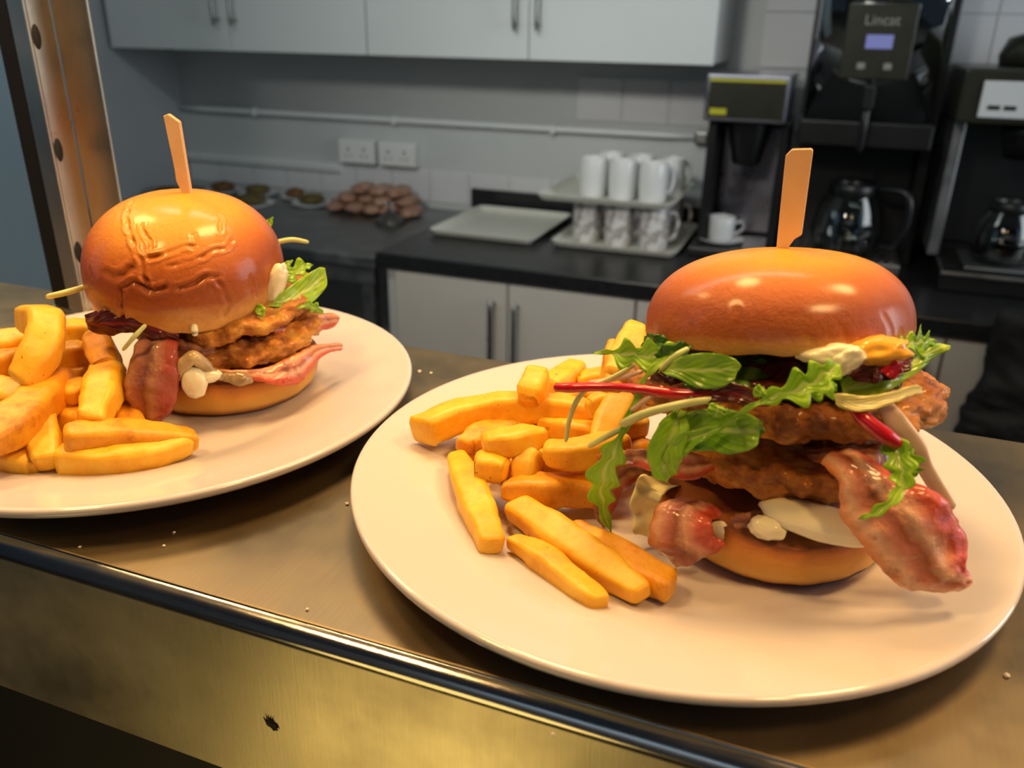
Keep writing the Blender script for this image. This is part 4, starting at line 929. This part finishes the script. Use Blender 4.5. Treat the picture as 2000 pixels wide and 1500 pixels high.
lathe('saucer_dish', [(0, .003), (.035, .003), (.062, .010), (.0655, .012), (.067, .0105), (.040, .0005), (0, .0005)], M['white_cup'], cs, (-.282, 2.46, -.372), 40)
cp_ = empty('coffee_cup', (-.29, 2.44, -.368), 'white straight-sided coffee cup on the saucer', 'cup')
lathe('body', [(0, .004), (.028, .004), (.0335, .010), (.035, .069), (.0365, .070), (.038, .068), (.0365, .010), (.030, 0), (0, 0)], M['white_cup'], cp_, (-.282, 2.46, -.3685), 40)
tube('handle', [(-.247, 2.46, -.315), (-.228, 2.47, -.312), (-.222, 2.475, -.332), (-.246, 2.46, -.348)], [.004, .0045, .004], M['white_cup'], cp_, n=16, seg=8, up=(0, 1, 0))

def curved_front(name, x0, x1, yf, depth, bulge_, z0, z1, mat, parent, n=24):
    P = []
    for i in range(n+1):
        t = i/n; P.append((x0+(x1-x0)*t, yf+bulge_*(2*t-1)**2))
    P += [(x1, yf+depth), (x0, yf+depth)]
    k = len(P); V = [(x, y, z0) for x, y in P]+[(x, y, z1) for x, y in P]
    F = [[i, (i+1) % k, k+(i+1) % k, k+i] for i in range(k)]+[list(range(k))[::-1], list(range(k, 2*k))]
    o = link(name, fix(mesh(name, V, F)), mat, parent, smooth=True)
    for p in o.data.polygons:
        if len(p.vertices) > 4 or abs(p.normal.x) > .9: p.use_smooth = False
    return o
def lettering(name, txt, size, loc, mat, parent, bold=.0):
    cu = bpy.data.curves.new(name, 'FONT'); cu.body = txt; cu.size = size; cu.extrude = .0004; cu.offset = bold; cu.align_x = 'CENTER'
    to = bpy.data.objects.new(name+'_tmp', cu); COL.objects.link(to)
    bpy.context.view_layer.update()
    me = bpy.data.meshes.new_from_object(to.evaluated_get(bpy.context.evaluated_depsgraph_get())); bpy.data.objects.remove(to)
    for v in me.vertices: q = v.co.copy(); v.co = Vector((loc[0]+q.x, loc[1]-q.z, loc[2]+q.y))
    return link(name, me, mat, parent, smooth=False)
M['print'] = plain('grey_print', (.34, .34, .29), .5, var=.05)
def screen_mat():
    m, nt, b = nodes('lit_display'); b.inputs['Base Color'].default_value = (.06, .07, .2, 1); b.inputs['Emission Color'].default_value = (.36, .40, .85, 1); b.inputs['Emission Strength'].default_value = .35; b.inputs['Roughness'].default_value = .3; return m
M['screen'] = screen_mat()
wb = empty('water_boiler', (.05, 2.55, -.40), 'polished steel water boiler with black control panel and tap', 'water boiler')
curved_front('boiler_body', -.100, .205, 2.40, .30, .036, -.012, .62, M['mirror'], wb)
box('side_trim', -.112, -.0985, 2.505, 2.69, -.012, .62, M['black'], wb, .003)
box('side_trim', .2045, .232, 2.505, 2.69, -.40+.0005, .62, M['black'], wb, .003)
cpn = box('control_panel', -.030, .132, 2.388, 2.402, .088, .262, M['panel'], wb, .004)
lettering('lettering', 'Lincat', .034, (.052, 2.3875, .214), M['print'], cpn)
box('display', .022, .084, 2.3862, 2.3878, .160, .192, M['screen'], cpn, .0005, 1)
for bx in (.020, .082): box('button', bx-.010, bx+.010, 2.3862, 2.3878, .112, .128, M['print'], cpn, .003, 2)
box('lower_housing', -.105, .215, 2.37, 2.69, -.075, -.0125, M['black'], wb, .005)
tp = tube('tap', [(.050, 2.40, .03), (.050, 2.352, .028), (.050, 2.335, -.01), (.050, 2.335, -.085)], [.012, .012, .011, .009], M['black'], wb, n=24, seg=12, up=(0, 1, .2))
box('tap_lever', .036, .064, 2.315, 2.345, .022, .078, M['black'], tp, .004)
box('rear_column', -.105, .204, 2.60, 2.69, -.3995, -.0755, M['black'], wb, .003)
box('drip_base', -.090, .200, 2.36, 2.5995, -.3995, -.368, M['steel_dull'], wb, .004)
for k in range(11): box('grille_bar', -.080+k*.025, -.064+k*.025, 2.368, 2.59, -.3675, -.3635, M['chrome'], wb, .0008, 1)
# glass server on the boiler's tray
def glass_mat():
    m, nt, b = nodes('clear_glass'); b.inputs['Transmission Weight'].default_value = 1; b.inputs['Roughness'].default_value = .02; b.inputs['IOR'].default_value = 1.45; b.inputs['Base Color'].default_value = (.93, .95, .92, 1); return m
M['glass'] = glass_mat()
M['coffee'] = plain('black_coffee', (.010, .005, .003), .05, var=.2)
def server(x, y, z, s, label, name='glass_server', coffee=False):
    t = empty(name, (x, y, z), label, 'coffee pot')
    lathe('glass_body', [(0, 0), (.058*s, 0), (.068*s, .010*s), (.074*s, .045*s), (.066*s, .095*s), (.046*s, .125*s), (.045*s, .135*s), (.043*s, .135*s), (.044*s, .124*s), (.063*s, .094*s), (.0715*s, .045*s), (.066*s, .012*s), (.056*s, .003*s), (0, .003*s)], M['glass'], t, (x, y, z), 40)
    lathe('collar', [(.047*s, .118*s), (.050*s, .122*s), (.049*s, .142*s), (.044*s, .147*s), (.038*s, .142*s), (.040*s, .12*s)], M['black'], t, (x, y, z), 40)
    if coffee: lathe('coffee', [(0, .004*s), (.055*s, .004*s), (.0645*s, .0125*s), (.0700*s, .044*s), (.0655*s, .080*s), (0, .080*s)], M['coffee'], t, (x, y, z), 40)
    tube('handle', [(x+.044*s, y-.02*s, z+.138*s), (x+.100*s, y-.045*s, z+.135*s), (x+.112*s, y-.05*s, z+.085*s), (x+.098*s, y-.045*s, z+.030*s), (x+.068*s, y-.03*s, z+.02*s)], [.006*s, .009*s, .009*s, .008*s, .005*s], M['black'], t, n=24, seg=10, up=(0, 1, 0))
server(.055, 2.47, -.3633, 1.28, 'clear glass server under the boiler tap')
# right-hand filter machine
m3 = empty('filter_coffee_machine', (.45, 2.5, -.40), 'large dark filter coffee machine with pale label at right edge', 'coffee machine')
box('base', .285, .66, 2.27, 2.70, -.3995, -.345, M['black'], m3, .006)
box('steel_edge', .285, .66, 2.262, 2.2695, -.356, -.347, M['handle'], m3, .002)
box('hot_plate', .34, .52, 2.30, 2.50, -.3445, -.338, M['steel_dull'], m3, .003)
box('column', .245, .60, 2.62, 2.70, -.3445, .0, M['black'], m3, .005)
box('side_column', .262, .29, 2.42, 2.6195, -.3445, -.0005, M['steel_dull'], m3, .004)
box('head', .250, .62, 2.32, 2.70, .0, .125, M['panel'], m3, .008)
lb = box('label_plate', .294, .42, 2.314, 2.3195, .016, .098, M['white_cup'], m3, .002)
for k in range(2): box('label_mark', .312+k*.034, .338+k*.034, 2.3125, 2.3138, .034, .044, M['panel'], lb, .0004, 1)
lathe('filter_basket', [(0, -.085), (.045, -.085), (.060, -.03), (.066, -.001), (0, -.001)], M['black'], m3, (.43, 2.42, 0), 32)
lathe('hopper', [(0, .1255), (.11, .1255), (.115, .15), (.10, .19), (.03, .215), (0, .215)], M['panel'], m3, (.45, 2.50, 0), 40)
server(.43, 2.40, -.3375, 1.05, 'round glass coffee pot full of black coffee at right edge', coffee=True)
# black bin liner hanging at lower right
bag_l = [Vector(p) for p in ((.375, 1.98, -.345), (.372, 1.97, -.50), (.350, 1.96, -.60), (.338, 1.96, -.70), (.33, 1.97, -.90), (.35, 1.97, -1.10))]
bag_r = [Vector(p) for p in ((.78, 1.98, -.345), (.80, 1.95, -.50), (.82, 1.94, -.60), (.82, 1.94, -.70), (.81, 1.95, -.90), (.78, 1.96, -1.10))]
tag(sheet('bin_liner', bag_l, bag_r, M['blackmatt'], None, n=60, m=30, th=.05, bulge=-.04, ripple=.006, rfreq=5, edge=.012, efreq=1.6, rough=.01, seed=5), 'black plastic bin liner hanging in front of the right base cupboard', 'bin liner')

# ------------------------------------------------------------------ left table: plates of food, rolls, glass
M['green_food'] = plain('chopped_salad', (.16, .15, .03), .6, c2=(.10, .045, .015), scale=70, bmp=.6)
M['orange_food'] = plain('orange_food', (.26, .12, .025), .6, c2=(.08, .03, .01), scale=60, bmp=.6)
TZ = -.4195
fp = [((-1.97, 2.50), 'green_food', .085), ((-1.90, 2.675), 'orange_food', .055), ((-1.775, 2.60), 'green_food', .075), ((-2.07, 2.67), 'green_food', .073), ((-2.23, 2.67), 'orange_food', .073), ((-2.35, 2.50), 'orange_food', .080)]
fl = ['white plate of green salad nearest the table front, right of the rear bun', 'white plate of brown food, middle of the three beside the glass dish', 'white plate of chopped food closest to the upturned glass dish', 'white plate of salad just above the rear bun', 'white plate of orange food right of the rear bun\'s pick', 'white plate of dark food left of the rear bun\'s pick']
hl = ['heap of green salad on the plate nearest the table front', 'heap of brown food on the middle plate by the glass dish', 'heap of chopped food on the plate closest to the glass dish', 'heap of salad on the plate just above the rear bun', 'heap of orange food right of the rear bun\'s pick', 'heap of dark food left of the rear bun\'s pick']
for i, ((px, py), mt, r_) in enumerate(fp):
    k = r_/.089
    tag(lathe('side_plate', [(0, .003), (.055*k, .003), (.085*k, .012), (.088*k, .0135), (.089*k, .012), (.058*k, 0), (0, 0)], M['white_cup'], None, (px, py, TZ), 40), fl[i], 'plate', 'plates on the steel table')
    tag(blob('food_heap', (px, py, TZ+.024), (Vector((r_*.62, 0, 0)), Vector((0, r_*.62, 0)), Vector((0, 0, .018))), M[mt], None, 60+i, .25), hl[i], 'food', 'food on the table plates')
M['roll'] = plain('brown_bread', (.52, .32, .22), .45, c2=(.28, .12, .08), scale=16, bmp=.3)
for r_ in range(3):
    for k in range(5-r_):
        x = -1.64+.072*(k+.5*r_)+random.uniform(-.006, .006); y = 2.58+.02*r_+random.uniform(-.01, .01); z = TZ+.020+.029*r_
        tag(blob('bread_roll', (x, y, z), (Vector((.038, .005, 0)), Vector((-.010, .070, 0)), Vector((0, 0, .019))), M['roll'], None, 80+k+r_*7, .16), 'brown bread roll in the heap below the wall sockets', 'bread roll', 'bread rolls below the sockets')
g = Vector((-1.365, 2.44, TZ))
dg = tag(lathe('glass_dish', [(.050, 0), (.052, .003), (.040, .022), (.018, .040), (.008, .048), (.007, .062), (.022, .070), (.023, .073), (0, .073), (0, .069), (.004, .060), (.005, .047), (.015, .037), (.037, .020), (.048, .001)], M['glass'], None, (g.x, g.y, TZ), 40), 'upturned clear glass dessert dish on the steel table', 'glass dish')

# ------------------------------------------------------------------ crumbs and marks on the shelf
M['crumb'] = plain('white_crumb', (.85, .80, .70), .5, var=.1)
for i, (px, py, r) in enumerate(((819, 727, .0012), (842, 729, .0008), (678, 984, .0008), (340, 1040, .0006), (156, 1068, .0006), (320, 1066, .0006), (600, 1190, .0006), (1080, 1434, .0006), (1966, 1320, .0009))):
    p = at(px, py, 2, .0005)
    tag(blob('crumb', (p.x, p.y, r*.7+.0001), (Vector((r, 0, 0)), Vector((0, r, 0)), Vector((0, 0, r*.7))), M['crumb'], None, 100+i, .5), 'tiny white crumb on the steel shelf', 'crumb', 'crumbs on the shelf')
p = at(533, 1415, 1, FY+.002)
fleck = tag(blob('dried_fleck', (p.x, FY+.0014, p.z), (Vector((.0024, 0, -.0012)), Vector((0, .0006, 0)), Vector((.0005, 0, .0013))), M['blackmatt'], None, 120, .6), 'dark dried food fleck stuck to the shelf fascia', 'food fleck')
for k in range(4): tube('strand', [(p.x-.0014+k*.0006, FY+.0012, p.z+.0006), (p.x-.0028+k*.0009, FY+.0012, p.z+.0022), (p.x-.0034+k*.0013, FY+.0012, p.z+.0038)], [.0004, .0003, .0001], M['blackmatt'], fleck, n=8, seg=6, up=(0, 1, 0))
